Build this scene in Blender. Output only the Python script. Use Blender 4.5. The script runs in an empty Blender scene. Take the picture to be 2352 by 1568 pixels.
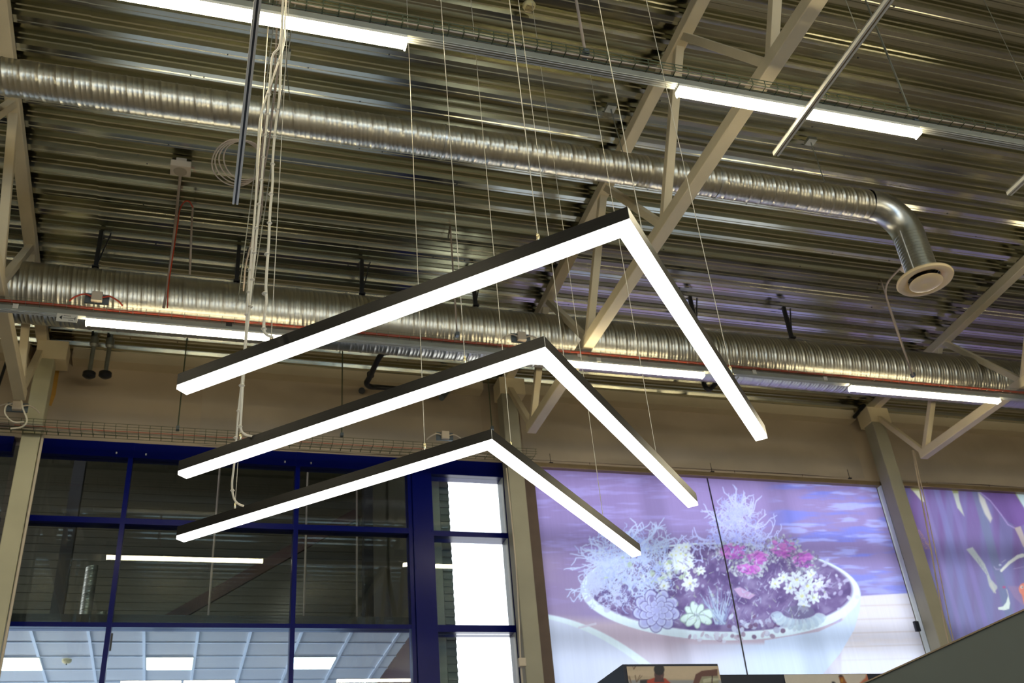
import bpy, bmesh, math, random
import numpy as np
from mathutils import Vector, Matrix

random.seed(7)
rng = np.random.default_rng(11)
scn = bpy.context.scene
col = scn.collection

# ------------------------------------------------------------------ camera
FPX = 2322.8                      # focal length in pixels of the 2352 x 1568 frame
YAW, PITCH, ROLL = math.radians(19.7866), math.radians(31.9546), math.radians(-5.5284)
CAM = np.array([0.0, 0.0, 1.6])


def cam_axes():
    cy, sy, cp, sp = math.cos(YAW), math.sin(YAW), math.cos(PITCH), math.sin(PITCH)
    fwd = np.array([sy * cp, cy * cp, sp])
    right = np.array([cy, -sy, 0.0])
    up = np.cross(right, fwd)
    cr, sr = math.cos(ROLL), math.sin(ROLL)
    return cr * right + sr * up, -sr * right + cr * up, fwd


AR, AU, AF = cam_axes()
cam_data = bpy.data.cameras.new('camera')
cam = bpy.data.objects.new('camera', cam_data)
col.objects.link(cam)
cam.matrix_world = Matrix(((AR[0], AU[0], -AF[0], CAM[0]), (AR[1], AU[1], -AF[1], CAM[1]),
                           (AR[2], AU[2], -AF[2], CAM[2]), (0, 0, 0, 1)))
cam_data.sensor_width = 36.0
cam_data.lens = FPX / 2352 * 36
cam_data.clip_start = 0.05
cam_data.clip_end = 200
cam_data.dof.use_dof = True
cam_data.dof.focus_distance = 5.2
cam_data.dof.aperture_fstop = 4.5
scn.camera = cam

# ------------------------------------------------------------------ view, world, light levels
scn.view_settings.view_transform = 'Standard'
scn.view_settings.look = 'None'
scn.view_settings.exposure = 0.0
scn.view_settings.gamma = 1.0
scn.view_settings.use_curve_mapping = False
scn.cycles.use_denoising = True
scn.cycles.max_bounces = 8
scn.cycles.diffuse_bounces = 4
scn.cycles.glossy_bounces = 4
scn.cycles.transparent_max_bounces = 12
scn.cycles.sample_clamp_indirect = 6.0
scn.cycles.caustics_reflective = False
scn.cycles.caustics_refractive = False

SKY = (1.0, 0.95, 1.02)
SKY_STRENGTH = 4.9
L_ROW = 50.0          # linear luminaires of the hall
C_ROW = (1.0, 0.87, 0.58)
L_PEND = 7.0          # chevron pendants
C_PEND = (1.0, 0.95, 0.88)
L_OFFICE = 5.0
C_OFFICE = (0.78, 0.92, 1.0)
L_BACKGLOW = 5.0       # glowing panes in the unseen rear wall, added for bluish light
C_BACKGLOW = (0.42, 0.68, 1.0)

world = bpy.data.worlds.new('overcast_sky')
scn.world = world
world.use_nodes = True
bgn = world.node_tree.nodes['Background']
bgn.inputs[0].default_value = (*SKY, 1)
bgn.inputs[1].default_value = SKY_STRENGTH


# ------------------------------------------------------------------ a pixel seen on a real plane
def ray(px, py):
    return AR * (px - 1176) - AU * (py - 784) + AF * FPX


def onX(px, py, x):
    d = ray(px, py); return CAM + d * ((x - CAM[0]) / d[0])


def onY(px, py, y):
    d = ray(px, py); return CAM + d * ((y - CAM[1]) / d[1])


def onZ(px, py, z):
    d = ray(px, py); return CAM + d * ((z - CAM[2]) / d[2])


# ------------------------------------------------------------------ materials
def srgb(r, g, b):
    f = lambda c: (c / 255) / 12.92 if c <= 10 else (((c / 255) + 0.055) / 1.055) ** 2.4
    return (f(r), f(g), f(b))


def new_mat(name):
    m = bpy.data.materials.new(name)
    m.use_nodes = True
    nt = m.node_tree
    return m, nt, nt.nodes['Principled BSDF']


def mat(name, c, rough=0.5, metal=0.0, var=0.10, scale=6.0, bump=0.0, stretch=None, spec=0.5):
    m, nt, b = new_mat(name)
    N, L = nt.nodes, nt.links
    tc = N.new('ShaderNodeTexCoord'); mp = N.new('ShaderNodeMapping')
    L.new(tc.outputs['Object'], mp.inputs[0])
    if stretch: mp.inputs['Scale'].default_value = stretch
    nz = N.new('ShaderNodeTexNoise'); nz.inputs['Scale'].default_value = scale; nz.inputs['Detail'].default_value = 4
    L.new(mp.outputs[0], nz.inputs['Vector'])
    mr = N.new('ShaderNodeMapRange')
    mr.inputs[1].default_value = 0.3; mr.inputs[2].default_value = 0.7
    mr.inputs[3].default_value = 1 - var; mr.inputs[4].default_value = 1 + var
    L.new(nz.outputs[0], mr.inputs[0])
    mx = N.new('ShaderNodeVectorMath'); mx.operation = 'SCALE'
    mx.inputs[0].default_value = c
    L.new(mr.outputs[0], mx.inputs['Scale'])
    L.new(mx.outputs[0], b.inputs['Base Color'])
    b.inputs['Roughness'].default_value = rough
    b.inputs['Metallic'].default_value = metal
    b.inputs['Specular IOR Level'].default_value = spec
    if bump:
        bp = N.new('ShaderNodeBump'); bp.inputs['Strength'].default_value = bump; bp.inputs['Distance'].default_value = 0.01
        L.new(nz.outputs[0], bp.inputs['Height']); L.new(bp.outputs[0], b.inputs['Normal'])
    return m


def emit(name, c, s):
    m, nt, b = new_mat(name)
    b.inputs['Base Color'].default_value = (0.8, 0.8, 0.8, 1)
    b.inputs['Emission Color'].default_value = (*c, 1)
    b.inputs['Emission Strength'].default_value = s
    return m


def glass(name, tint=(0.9, 0.95, 0.95), refl=0.13):
    m, nt, b = new_mat(name)
    N, L = nt.nodes, nt.links
    out = N['Material Output']; N.remove(b)
    tr = N.new('ShaderNodeBsdfTransparent'); tr.inputs[0].default_value = (*tint, 1)
    gl = N.new('ShaderNodeBsdfGlossy'); gl.inputs['Roughness'].default_value = 0.0
    fr = N.new('ShaderNodeFresnel'); fr.inputs[0].default_value = 1.45
    ad = N.new('ShaderNodeMath'); ad.operation = 'MULTIPLY_ADD'; ad.inputs[1].default_value = 1.3; ad.inputs[2].default_value = refl - 0.05
    L.new(fr.outputs[0], ad.inputs[0])
    mx = N.new('ShaderNodeMixShader')
    L.new(ad.outputs[0], mx.inputs[0]); L.new(tr.outputs[0], mx.inputs[1]); L.new(gl.outputs[0], mx.inputs[2])
    L.new(mx.outputs[0], out.inputs[0])
    return m


def galv(name, c=(0.56, 0.57, 0.55), rough=0.30, streak=(0.15, 9, 9), var=0.22, spangle=0.16):
    m, nt, b = new_mat(name)
    N, L = nt.nodes, nt.links
    tc = N.new('ShaderNodeTexCoord'); mp = N.new('ShaderNodeMapping'); mp.inputs['Scale'].default_value = streak
    L.new(tc.outputs['Object'], mp.inputs[0])
    nz = N.new('ShaderNodeTexNoise'); nz.inputs['Scale'].default_value = 2.0; nz.inputs['Detail'].default_value = 5
    L.new(mp.outputs[0], nz.inputs['Vector'])
    vo = N.new('ShaderNodeTexVoronoi'); vo.inputs['Scale'].default_value = 45
    L.new(tc.outputs['Object'], vo.inputs['Vector'])
    ad = N.new('ShaderNodeMath'); ad.operation = 'MULTIPLY_ADD'; ad.inputs[1].default_value = spangle
    L.new(vo.outputs['Color'], ad.inputs[0]); L.new(nz.outputs[0], ad.inputs[2])
    mr = N.new('ShaderNodeMapRange'); mr.inputs[1].default_value = 0.35; mr.inputs[2].default_value = 0.8
    mr.inputs[3].default_value = 1 - var; mr.inputs[4].default_value = 1 + var * 0.6
    L.new(ad.outputs[0], mr.inputs[0])
    mx = N.new('ShaderNodeVectorMath'); mx.operation = 'SCALE'; mx.inputs[0].default_value = c
    L.new(mr.outputs[0], mx.inputs['Scale']); L.new(mx.outputs[0], b.inputs['Base Color'])
    mr2 = N.new('ShaderNodeMapRange'); mr2.inputs[3].default_value = rough - 0.02; mr2.inputs[4].default_value = rough + 0.03
    L.new(nz.outputs[0], mr2.inputs[0]); L.new(mr2.outputs[0], b.inputs['Roughness'])
    b.inputs['Metallic'].default_value = 1.0
    return m


M = dict(
    deck=galv('galvanised_roof_deck', (0.58, 0.57, 0.44), 0.15, (0.02, 7, 7), 0.10, 0.03),
    duct=galv('galvanised_spiral_duct', (0.54, 0.52, 0.44), 0.33, (3, 3, 3), 0.06, 0.0),
    elbow=galv('smooth_galvanised_elbow', (0.55, 0.56, 0.54), 0.30, (4, 4, 4), 0.12),
    zinc=mat('zinc_wire', (0.30, 0.31, 0.27), 0.42, 0.85, 0.15),
    rod=mat('green_zinc_rod', (0.10, 0.12, 0.07), 0.5, 0.6),
    steel_paint=mat('cream_painted_steel', (0.68, 0.58, 0.38), 0.55, 0, 0.05, 3, 0.05),
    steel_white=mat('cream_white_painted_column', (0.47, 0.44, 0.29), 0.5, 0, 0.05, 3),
    steel_shaded=mat('shaded_cream_column', (0.33, 0.31, 0.23), 0.6, 0, 0.05, 3),  # darker copy of the column cream, shade put into the colour
    wall=mat('beige_plaster_panel', (0.44, 0.36, 0.26), 0.85, 0, 0.07, 0.9, 0.25),
    sheet=mat('beige_membrane', (0.42, 0.35, 0.26), 0.6, 0, 0.10, 1.4, 0.6),
    beam=mat('beige_eaves_board', (0.52, 0.44, 0.30), 0.7, 0, 0.06, 2),
    blue=mat('dark_blue_lacquer', (0.0006, 0.004, 0.11), 0.28, 0, 0.05, 5, 0.02, None, 0.13),
    black_lac=mat('black_anodised_aluminium', (0.018, 0.018, 0.018), 0.30, 0.5, 0.15, 20, 0.02, (1, 1, 8)),
    black=mat('black_rubber_pipe', (0.008, 0.008, 0.009), 0.45),
    alu=mat('satin_aluminium', (0.70, 0.70, 0.66), 0.42, 0.3, 0.05),
    dark_slot=mat('dark_slot_plastic', (0.015, 0.015, 0.018), 0.5),
    wire=mat('stainless_cable', (0.62, 0.58, 0.48), 0.5, 0.3, 0.05),
    brass=mat('nickel_fitting', (0.80, 0.72, 0.50), 0.22, 1.0, 0.05),
    white_cable=mat('cream_white_cable', (0.72, 0.66, 0.52), 0.45, 0, 0.05),
    conduit=mat('grey_pink_conduit', (0.42, 0.34, 0.27), 0.5, 0, 0.06),
    red_cable=mat('orange_red_cable', (0.50, 0.045, 0.008), 0.45, 0, 0.08),
    dark_red=mat('dark_red_cable', (0.20, 0.012, 0.012), 0.5, 0, 0.08),
    plastic=mat('off_white_plastic', (0.55, 0.47, 0.36), 0.5, 0, 0.04),
    plastic_d=mat('grille_plastic', (0.36, 0.30, 0.21), 0.6, 0, 0.04),
    yellow_pl=mat('yellowed_white_plastic', (0.70, 0.62, 0.32), 0.45, 0, 0.04),
    greybox=mat('blue_grey_bracket', (0.14, 0.17, 0.19), 0.4, 0.4),
    white_ring=mat('cream_enamel', (0.92, 0.74, 0.44), 0.30, 0, 0.05, 4),
    trunk=mat('grey_green_trunking', (0.30, 0.31, 0.27), 0.38, 0.3, 0.06),
    lampwhite=mat('white_lamp_housing', (0.70, 0.68, 0.60), 0.45),
    tape=mat('ochre_tape', (0.45, 0.25, 0.05), 0.6, 0, 0.15),
    floor=mat('warm_grey_floor', (0.34, 0.29, 0.22), 0.45, 0, 0.15, 1.2),
    hallwall=mat('hall_side_wall', (0.36, 0.32, 0.25), 0.8, 0, 0.06, 1.0),
    tile=mat('white_ceiling_tile', (0.66, 0.70, 0.74), 0.9, 0, 0.02, 30),
    grid=mat('white_tile_grid', (0.72, 0.80, 0.90), 0.35, 0, 0.02),
    maroon=mat('maroon_wall', (0.06, 0.018, 0.02), 0.6),
    brace=mat('dark_red_steel', (0.05, 0.014, 0.012), 0.6),
    darkwall=mat('grey_sheet_wall', (0.085, 0.08, 0.05), 0.6, 0, 0.1, 3, 0.2, (1, 1, 30)),
    clad=mat('grey_corrugated_cladding', (0.11, 0.13, 0.115), 0.6, 0.2, 0.15, 4, 0.2, (1, 1, 14)),
    clad_l=mat('pale_grey_cladding', (0.22, 0.24, 0.20), 0.6, 0.1, 0.1, 4),
    navy=mat('navy_display_board', (0.003, 0.006, 0.022), 0.5),
    greygreen=mat('grey_green_partition', (0.115, 0.135, 0.115), 0.75, 0, 0.03, 3),
    signwhite=mat('white_sign_film', (0.62, 0.60, 0.52), 0.5, 0, 0.03),
    signblack=mat('black_sign_print', (0.01, 0.01, 0.01), 0.6),
    rail=mat('tan_anodised_rail', (0.30, 0.22, 0.12), 0.35, 0.5),
    brown=mat('brown_side_panel', (0.11, 0.07, 0.05), 0.6),
    whiteframe=mat('white_aluminium_frame', (0.62, 0.68, 0.70), 0.35, 0, 0.03),
    cord=mat('tan_cord', (0.38, 0.30, 0.20), 0.6),
    e_row=emit('warm_white_lens', C_ROW, L_ROW),
    e_pend=emit('neutral_white_diffuser', C_PEND, L_PEND),
    e_office=emit('office_panel_light', C_OFFICE, L_OFFICE),
    e_office_glow=emit('added_blue_office_glow', (0.48, 0.68, 1.0), 2.6),  # unseen glow on the office back wall, added for blue light
    e_low_glow=emit('added_blue_glow_pane', (0.38, 0.60, 1.0), 0.50),  # unseen lower panes made to glow, adding blue to the deck's reflections
    e_back_glow=emit('added_rear_window_glow', C_BACKGLOW, L_BACKGLOW),
    glass=glass('window_glass', refl=0.045),
)


# ------------------------------------------------------------------ mesh helpers
class MB:
    def __init__(s): s.v = []; s.f = []; s.sm = False

    def add(s, vs, fs):
        o = len(s.v)
        s.v.extend([tuple(map(float, p)) for p in vs]); s.f.extend([tuple(o + i for i in f) for f in fs]); return s

    def box(s, x0, x1, y0, y1, z0, z1):
        vs = [(x, y, z) for x in (x0, x1) for y in (y0, y1) for z in (z0, z1)]
        return s.add(vs, [(0, 1, 3, 2), (4, 6, 7, 5), (0, 4, 5, 1), (2, 3, 7, 6), (0, 2, 6, 4), (1, 5, 7, 3)])

    def bar(s, a, b, w, h, side=(1, 0, 0)):
        """box between two points: w along side, h across"""
        a = np.array(a, float); b = np.array(b, float); d = b - a; d /= np.linalg.norm(d)
        u = np.array(side, float); u -= d * (u @ d); u /= np.linalg.norm(u); n = np.cross(d, u)
        vs = []
        for p in (a, b):
            for i, j in ((-1, -1), (1, -1), (1, 1), (-1, 1)):
                vs.append(p + u * w / 2 * i + n * h / 2 * j)
        return s.add(vs, [(3, 2, 1, 0), (4, 5, 6, 7), (0, 1, 5, 4), (1, 2, 6, 5), (2, 3, 7, 6), (3, 0, 4, 7)])

    def tube(s, pts, r, n=8, cap=True):
        P = [np.array(p, float) for p in pts]
        T = []
        for i in range(len(P)):
            t = P[min(i + 1, len(P) - 1)] - P[max(i - 1, 0)]; T.append(t / (np.linalg.norm(t) + 1e-12))
        ref = np.array([0, 0, 1.0]) if abs(T[0][2]) < 0.9 else np.array([1.0, 0, 0])
        u = np.cross(T[0], ref); u /= np.linalg.norm(u)
        vs = []
        rr = r if hasattr(r, '__len__') else [r] * len(P)
        for i, (p, t) in enumerate(zip(P, T)):
            u = u - t * (u @ t); u /= np.linalg.norm(u); w = np.cross(t, u)
            for k in range(n):
                a = 2 * math.pi * k / n
                vs.append(p + (u * math.cos(a) + w * math.sin(a)) * rr[i])
        fs = []
        for i in range(len(P) - 1):
            for k in range(n):
                fs.append((i * n + k, i * n + (k + 1) % n, (i + 1) * n + (k + 1) % n, (i + 1) * n + k))
        if cap:
            fs.append(tuple(range(n - 1, -1, -1))); fs.append(tuple((len(P) - 1) * n + k for k in range(n)))
        if n > 4: s.sm = True
        return s.add(vs, fs)

    def lathe(s, c, prof, n=40, axis='z', caps=False):
        """profile [(r, h)] about an axis through c"""
        c = np.array(c, float); vs = []
        for r, h in prof:
            for k in range(n):
                a = 2 * math.pi * k / n
                q = (r * math.cos(a), r * math.sin(a), h)
                if axis == 'x': q = (h, q[0], q[1])
                if axis == 'y': q = (q[0], h, q[1])
                vs.append(c + np.array(q))
        fs = [(i * n + k, i * n + (k + 1) % n, (i + 1) * n + (k + 1) % n, (i + 1) * n + k)
              for i in range(len(prof) - 1) for k in range(n)]
        if caps:
            fs.append(tuple(range(n))); fs.append(tuple((len(prof) - 1) * n + k for k in range(n)))
        s.sm = True
        return s.add(vs, fs)

    def build(s, name, m, parent=None, bevel=0.0, smooth=None):
        me = bpy.data.meshes.new(name)
        me.from_pydata(s.v, [], s.f)
        me.validate()
        bm = bmesh.new(); bm.from_mesh(me); bmesh.ops.recalc_face_normals(bm, faces=bm.faces); bm.to_mesh(me); bm.free()
        me.materials.append(m)
        o = bpy.data.objects.new(name, me); col.objects.link(o)
        if parent is not None: o.parent = parent
        sm = s.sm if smooth is None else smooth
        if sm:
            me.polygons.foreach_set('use_smooth', [True] * len(me.polygons))
            md = o.modifiers.new('edge_split', 'EDGE_SPLIT'); md.split_angle = math.radians(38)
        if bevel:
            bv = o.modifiers.new('bevel', 'BEVEL'); bv.width = bevel; bv.segments = 2; bv.limit_method = 'ANGLE'
        return o


def tag(o, label=None, cat=None, group=None, kind=None):
    if label: o['label'] = label
    if cat: o['category'] = cat
    if group: o['group'] = group
    if kind: o['kind'] = kind
    return o


def thing(name, label, cat, group=None):
    o = bpy.data.objects.new(name, None); o.empty_display_size = 0.1; col.objects.link(o)
    return tag(o, label, cat, group)


def struct(mb, name, m, parent=None, **k):
    o = mb.build(name, m, parent, **k)
    if parent is None: o['kind'] = 'structure'
    return o


def rebase(root):
    """put the thing's empty at the bottom centre of its parts"""
    ms = []
    def walk(o):
        for c in bpy.data.objects:
            if c.parent == o:
                if c.type == 'MESH': ms.append(c)
                walk(c)
    walk(root)
    if not ms: return
    P = np.array([v.co[:] for c in ms for v in (c.data.vertices[0], c.data.vertices[-1])])
    for c in ms:
        a = np.empty(len(c.data.vertices) * 3); c.data.vertices.foreach_get('co', a); a = a.reshape(-1, 3)
        P = np.vstack([P, a.min(0), a.max(0)])
    b = (P.min(0) + P.max(0)) / 2; b[2] = P.min(0)[2]
    root.location = b
    for c in ms:
        if c.parent == root: c.matrix_parent_inverse = Matrix.Translation(-Vector(b))


ROOTS = []
_thing = thing
def thing(*a, **k):
    o = _thing(*a, **k); ROOTS.append(o); return o


def curve_pts(pts, n=8):
    """Catmull-Rom through points"""
    P = [np.array(p, float) for p in pts]; P = [2 * P[0] - P[1]] + P + [2 * P[-1] - P[-2]]
    out = []
    for i in range(1, len(P) - 2):
        for k in range(n):
            t = k / n
            out.append(0.5 * ((2 * P[i]) + (-P[i - 1] + P[i + 1]) * t + (2 * P[i - 1] - 5 * P[i] + 4 * P[i + 1] - P[i + 2]) * t * t
                              + (-P[i - 1] + 3 * P[i] - 3 * P[i + 1] + P[i + 2]) * t ** 3))
    out.append(P[-2]); return out


# ================================================================== THE SETTING
X0, X1, Y0, YW = -8.0, 16.5, -9.0, 12.0
SL = 0.0585
def deckZ(y): return 9.405 - SL * y          # underside of the deck's ribs

struct(MB().box(X0, X1, Y0, YW + 6.5, -0.1, 0.0), 'floor', M['floor'])

# corrugated roof deck, two sheet lengths with a lap joint
def deck(xa, xb, name, dz):
    prof = [(0.0, 0.0), (0.022, 0.0), (0.028, 0.006), (0.034, 0.006), (0.040, 0.0), (0.062, 0.0),
            (0.088, 0.085), (0.097, 0.090), (0.112, 0.138), (0.150, 0.138), (0.156, 0.130), (0.176, 0.130), (0.182, 0.138),
            (0.222, 0.138), (0.240, 0.092), (0.252, 0.086), (0.262, 0.052), (0.274, 0.046), (0.290, 0.0)]
    pitch = 0.31
    y = -9.0; ys = []
    off = (8.035 - y) % pitch
    y = y + off - pitch
    while y < YW + 0.2:
        for a, b in prof: ys.append((y + a, deckZ(y + a) + b + dz))
        y += pitch
    vs = []; fs = []
    for (yy, zz) in ys: vs += [(xa, yy, zz), (xb, yy, zz)]
    for i in range(len(ys) - 1): fs.append((2 * i, 2 * i + 1, 2 * i + 3, 2 * i + 2))
    mb = MB().add(vs, fs); return struct(mb, name, M['deck'])

XL = -1.24
ceiling = deck(XL, X1, 'ceiling', 0.0)
deck(X0, XL + 0.05, 'ceiling', 0.006)
# roof slab closing the deck from above
struct(MB().add([(X0, Y0, deckZ(Y0) + .2), (X1, Y0, deckZ(Y0) + .2), (X1, YW + .3, deckZ(YW) + .2), (X0, YW + .3, deckZ(YW) + .2)],
                [(0, 1, 2, 3)]), 'ceiling', M['hallwall'])
# deck screws: small dark heads and stitching marks along the ribs
mb = MB()
pitch = 0.31
k = 0
for r in range(-16, 14):
    yb = 8.035 + r * pitch
    if yb > 11.9: continue
    for i in range(9):
        x = -1.0 + rng.uniform(0, 1) * 14
        if rng.uniform() < 0.5:
            yy = yb + 0.031; mb.box(x - .006, x + .006, yy - .006, yy + .006, deckZ(yy) - .003, deckZ(yy) + .004)
        else:
            yy = yb - 0.02; mb.bar((x, yb - 0.018, deckZ(yb) + 0.012), (x, yb - 0.055, deckZ(yb) + 0.088), .004, .004)
scr = mb.build('deck_fastener', M['dark_slot'], ceiling); scr['kind'] = 'stuff'

struct(MB().box(X0 - .2, X0, Y0, YW + .2, 0, 10.3), 'wall_left', M['hallwall'])
struct(MB().box(X1, X1 + .2, Y0, YW + .2, 0, 10.3), 'wall_right', M['hallwall'])

# rear wall behind the photographer with glowing window panes added for bluish light
mb = MB()
bw = [(-6.5, -3.0), (-1.5, 2.0), (3.5, 7.0), (8.5, 12.0)]
mb.box(X0, X1, Y0 - .2, Y0, 0, 3.0); mb.box(X0, X1, Y0 - .2, Y0, 6.4, 10.3)
xs = [X0] + [q for w in bw for q in w] + [X1]
for a, b in zip(xs[::2], xs[1::2]): mb.box(a, b, Y0 - .2, Y0, 3.0, 6.4)
struct(mb, 'wall_back', M['hallwall'])
for i, (a, b) in enumerate(bw):
    f = MB()
    for x in np.linspace(a, b, 4): f.box(x - .03, x + .03, Y0 - .12, Y0 - .02, 3.0, 6.4)
    for z in (3.03, 4.7, 6.37): f.box(a, b, Y0 - .12, Y0 - .02, z - .03, z + .03)
    fo = struct(f, 'window_%d' % (20 + i), M['blue'])
    MB().box(a, b, Y0 - .16, Y0 - .14, 3.0, 6.4).build('pane', M['e_back_glow'], fo)

# far wall: beige band above the glazing, vertical joints, glazing bays below
HB = 7.53
mb = MB()
mb.box(X0, 4.0, YW, YW + .22, HB, 8.95)
mb.box(4.0, X1, YW, YW + .22, 7.42, 8.95)
wall_far = struct(mb, 'wall_far', M['wall'])
mb = MB()
for x in (0.4, 1.9, 5.3, 6.45, 7.6, 8.75, 11.0, 12.2, 13.4):
    mb.box(x - .004, x + .004, YW - .004, YW, 7.6, 8.6)
mb.build('panel_joint', M['brown'], wall_far)
# loose membrane on the right part of the wall band
def sheet(xa, xb, za, zb, seed):
    nx, nz = 60, 24; vs = []; fs = []
    r = np.random.default_rng(seed); ph = r.uniform(0, 6.28, 6)
    for j in range(nz + 1):
        for i in range(nx + 1):
            u, v = i / nx, j / nz
            sag = 0.018 * math.sin(3.1 * u * 3 + 4 * v + ph[0]) + 0.012 * math.sin(9 * u - 7 * v + ph[1]) + 0.02 * math.sin(math.pi * u) * math.sin(5 * (v - 0.5 * math.sin(3 * u)) + ph[2])
            vs.append((xa + (xb - xa) * u, YW - 0.015 - abs(sag) * math.sin(math.pi * u) ** .5, za + (zb - za) * v))
    for j in range(nz):
        for i in range(nx):
            a = j * (nx + 1) + i; fs.append((a, a + 1, a + nx + 2, a + nx + 1))
    return MB().add(vs, fs)
for (a, b, s_) in ((4.32, 9.85, 1), (10.35, 15.9, 2), (0.0, 3.75, 3)):
    q = sheet(a, b, 7.62 if s_ != 3 else 7.56, 8.62, s_); q.sm = True
    q.build('membrane', M['sheet'], wall_far)

# eaves beam
mb = MB(); mb.box(-1.60, 3.75, 11.80, YW, 8.57, 8.78); mb.box(4.35, 9.85, 11.80, YW, 8.55, 8.78); mb.box(10.35, X1, 11.80, YW, 8.55, 8.80)
mb.box(X0, -2.1, 11.80, YW, 8.57, 8.78)
struct(mb, 'trim_1', M['beam'])
# wall under / beside the glazing bays (hidden below the frame) and pier between office glazing and blinds
mb = MB(); mb.box(X0, X1, YW, YW + .22, 0, 0.9)
mb.box(3.98, 4.32, YW, YW + .22, 0.9, 7.42); mb.box(9.92, 10.32, YW, YW + .22, 0.9, 7.45); mb.box(15.9, X1, YW, YW + .22, 0.9, 7.45)
struct(mb, 'wall_far', M['wall'])

# ---- blue curtain wall between the left and the middle column
def frame_members(mb, vert, hor, z0, z1, x0, x1, d0=YW - 0.03, d1=YW + 0.13):
    for x, w in vert: mb.box(x - w / 2, x + w / 2, d0, d1, z0, z1)
    for z, h in hor: mb.box(x0, x1, d0 + .004, d1 + .004, z - h / 2, z + h / 2)
    return mb
Z1, Z2, Z3, Z4 = 6.505, 5.272, 3.9, 2.4
w1 = MB(); frame_members(w1, [(-0.77, .055), (1.245, .055), (2.69, .05), (-1.95, .05)], [(7.43, .20), (Z1, .072), (Z2, .052), (Z3, .06), (Z4, .06), (0.93, .06)], 0.9, HB, -1.95, 2.72)
win1 = struct(w1, 'window_1', M['blue'])
for xa, xb in ((-1.92, -0.80), (-0.74, 1.215), (1.275, 2.66)):
    for za, zb in ((Z1 + .036, 7.33), (Z2 + .026, Z1 - .036), (Z3, Z2 - .026), (Z4, Z3), (0.95, Z4)):
        MB().box(xa, xb, YW + .045, YW + .055, za, zb).build('pane' if zb > 4 else 'added_glow_pane', M['glass'] if zb > 4 else M['e_low_glow'], win1)  # lower panes are out of view and glow blue for the reflections
MB().box(-0.735, -0.715, YW - .045, YW - .02, 4.98, 5.17).build('hinge', M['dark_slot'], win1)
mb = MB()
for x, z in ((-0.94, 7.38), (-0.60, 7.38), (1.08, 7.38), (1.41, 7.38), (2.9, 7.4)): mb.box(x - .008, x + .008, YW - .036, YW - .028, z - .012, z + .012)
mb.build('screw', M['alu'], win1)
# window bay left of the left column
w0 = MB(); frame_members(w0, [(-2.4, .05), (-3.9, .055), (-5.6, .055), (X0 + .05, .05)], [(7.43, .20), (Z1, .072), (Z2, .052), (Z3, .06), (0.93, .06)], 0.9, HB, X0, -2.1)
win0 = struct(w0, 'window_2', M['blue'])
MB().box(X0, -2.1, YW + .045, YW + .055, 0.95, 7.33).build('pane', M['glass'], win0)
# broad blue post
mb = MB(); mb.box(2.72, 2.985, YW - .06, YW + .3, 0, HB)
for z in (7.1, 6.5, 6.0, 5.5):
    for x in (2.745, 2.96): mb.box(x - .006, x + .006, YW - .066, YW - .06, z - .01, z + .01)
post = struct(mb, 'trim_2', M['blue'], bevel=0.02)
# daylight window
w3 = MB(); frame_members(w3, [(4.0, .03)], [(7.43, .22), (6.485, .072), (5.255, .088), (Z3, .06), (0.93, .06)], 0.9, HB, 2.98, 4.02, YW - .03, YW + .20)
win3 = struct(w3, 'window_3', M['blue'])
for za, zb in ((6.52, 7.32), (5.30, 6.45), (Z3, 5.21), (0.95, Z3)):
    MB().box(2.985, 3.985, YW + .06, YW + .07, za, zb).build('pane', M['glass'], win3)
mb = MB(); mb.box(3.975, 4.01, YW - .02, YW + .2, 0.9, 7.33)
mb.build('white_jamb', M['whiteframe'], win3)
# outside: clad corner of the neighbouring volume seen through that window
cl = thing('cladding_corner', 'grey corrugated facade strip outside the bright blue-framed window', 'facade panel')
mb = MB(); xa = 3.02
zz = 0.0
mb.box(3.01, 3.20, YW + .42, YW + .5, 0.0, 9); mb.build('pale_strip', M['clad_l'], cl)
mb = MB(); z = 0.05
mb.box(3.215, 3.345, YW + .46, YW + .52, 0, 9)
while z < 9: mb.box(3.215, 3.345, YW + .44, YW + .46, z, z + .05); z += .1
mb.build('corrugated_strip', M['clad'], cl)

# window bays behind the picture blinds
for n, (xa, xb) in enumerate(((4.32, 9.92), (10.32, 15.9))):
    mb = MB()
    frame_members(mb, [(xa + .03, .06), ((xa + xb) / 2 - 1.0, .05), ((xa + xb) / 2 + 1.0, .05), (xb - .03, .06)],
                  [(7.44, .08), (6.40, .12), (5.12, .12), (3.85, .1), (0.95, .1)], 0.9, 7.46, xa, xb, YW + .06, YW + .18)
    wf = struct(mb, 'window_%d' % (4 + n), M['whiteframe'])
    MB().box(xa, xb, YW + .10, YW + .11, 0.95, 7.42).build('pane', M['glass'], wf)

# ---- office behind the lower panes
OZ = 5.35
mb = MB(); mb.box(X0, 2.86, YW + .15, YW + 6.2, OZ + .03, OZ + .045)
co = struct(mb, 'ceiling', M['tile'])
mb = MB()
for i in range(-12, 6):
    x = 0.197 + 0.6105 * i
    if x < 2.8: mb.box(x - .017, x + .017, YW + .16, YW + 6.1, OZ + .012, OZ + .032)
for j in range(12):
    y = 12.4 + .6 * j; mb.box(X0, 2.82, y - .012, y + .012, OZ + .014, OZ + .031)
mb.build('tile_grid', M['grid'], co)
mb = MB(); mb.box(X0, 2.86, YW + 6.1, YW + 6.2, 0, OZ + .03)
ob = struct(mb, 'wall_office_back', M['tile'])
for a_, b_ in ((-6.5, -3.6), (-3.3, -0.4), (-0.1, 2.7)):
    MB().box(a_, b_, YW + 6.04, YW + 6.09, 1.0, 3.9).build('window_pane', M['e_office_glow'], ob)  # unseen glowing panels, added to tint the office and reflections blue
mb = MB(); mb.box(2.80, 2.90, YW + .14, YW + 6.2, 0, OZ + .03)
struct(mb, 'wall_office_right', M['maroon'])

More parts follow.
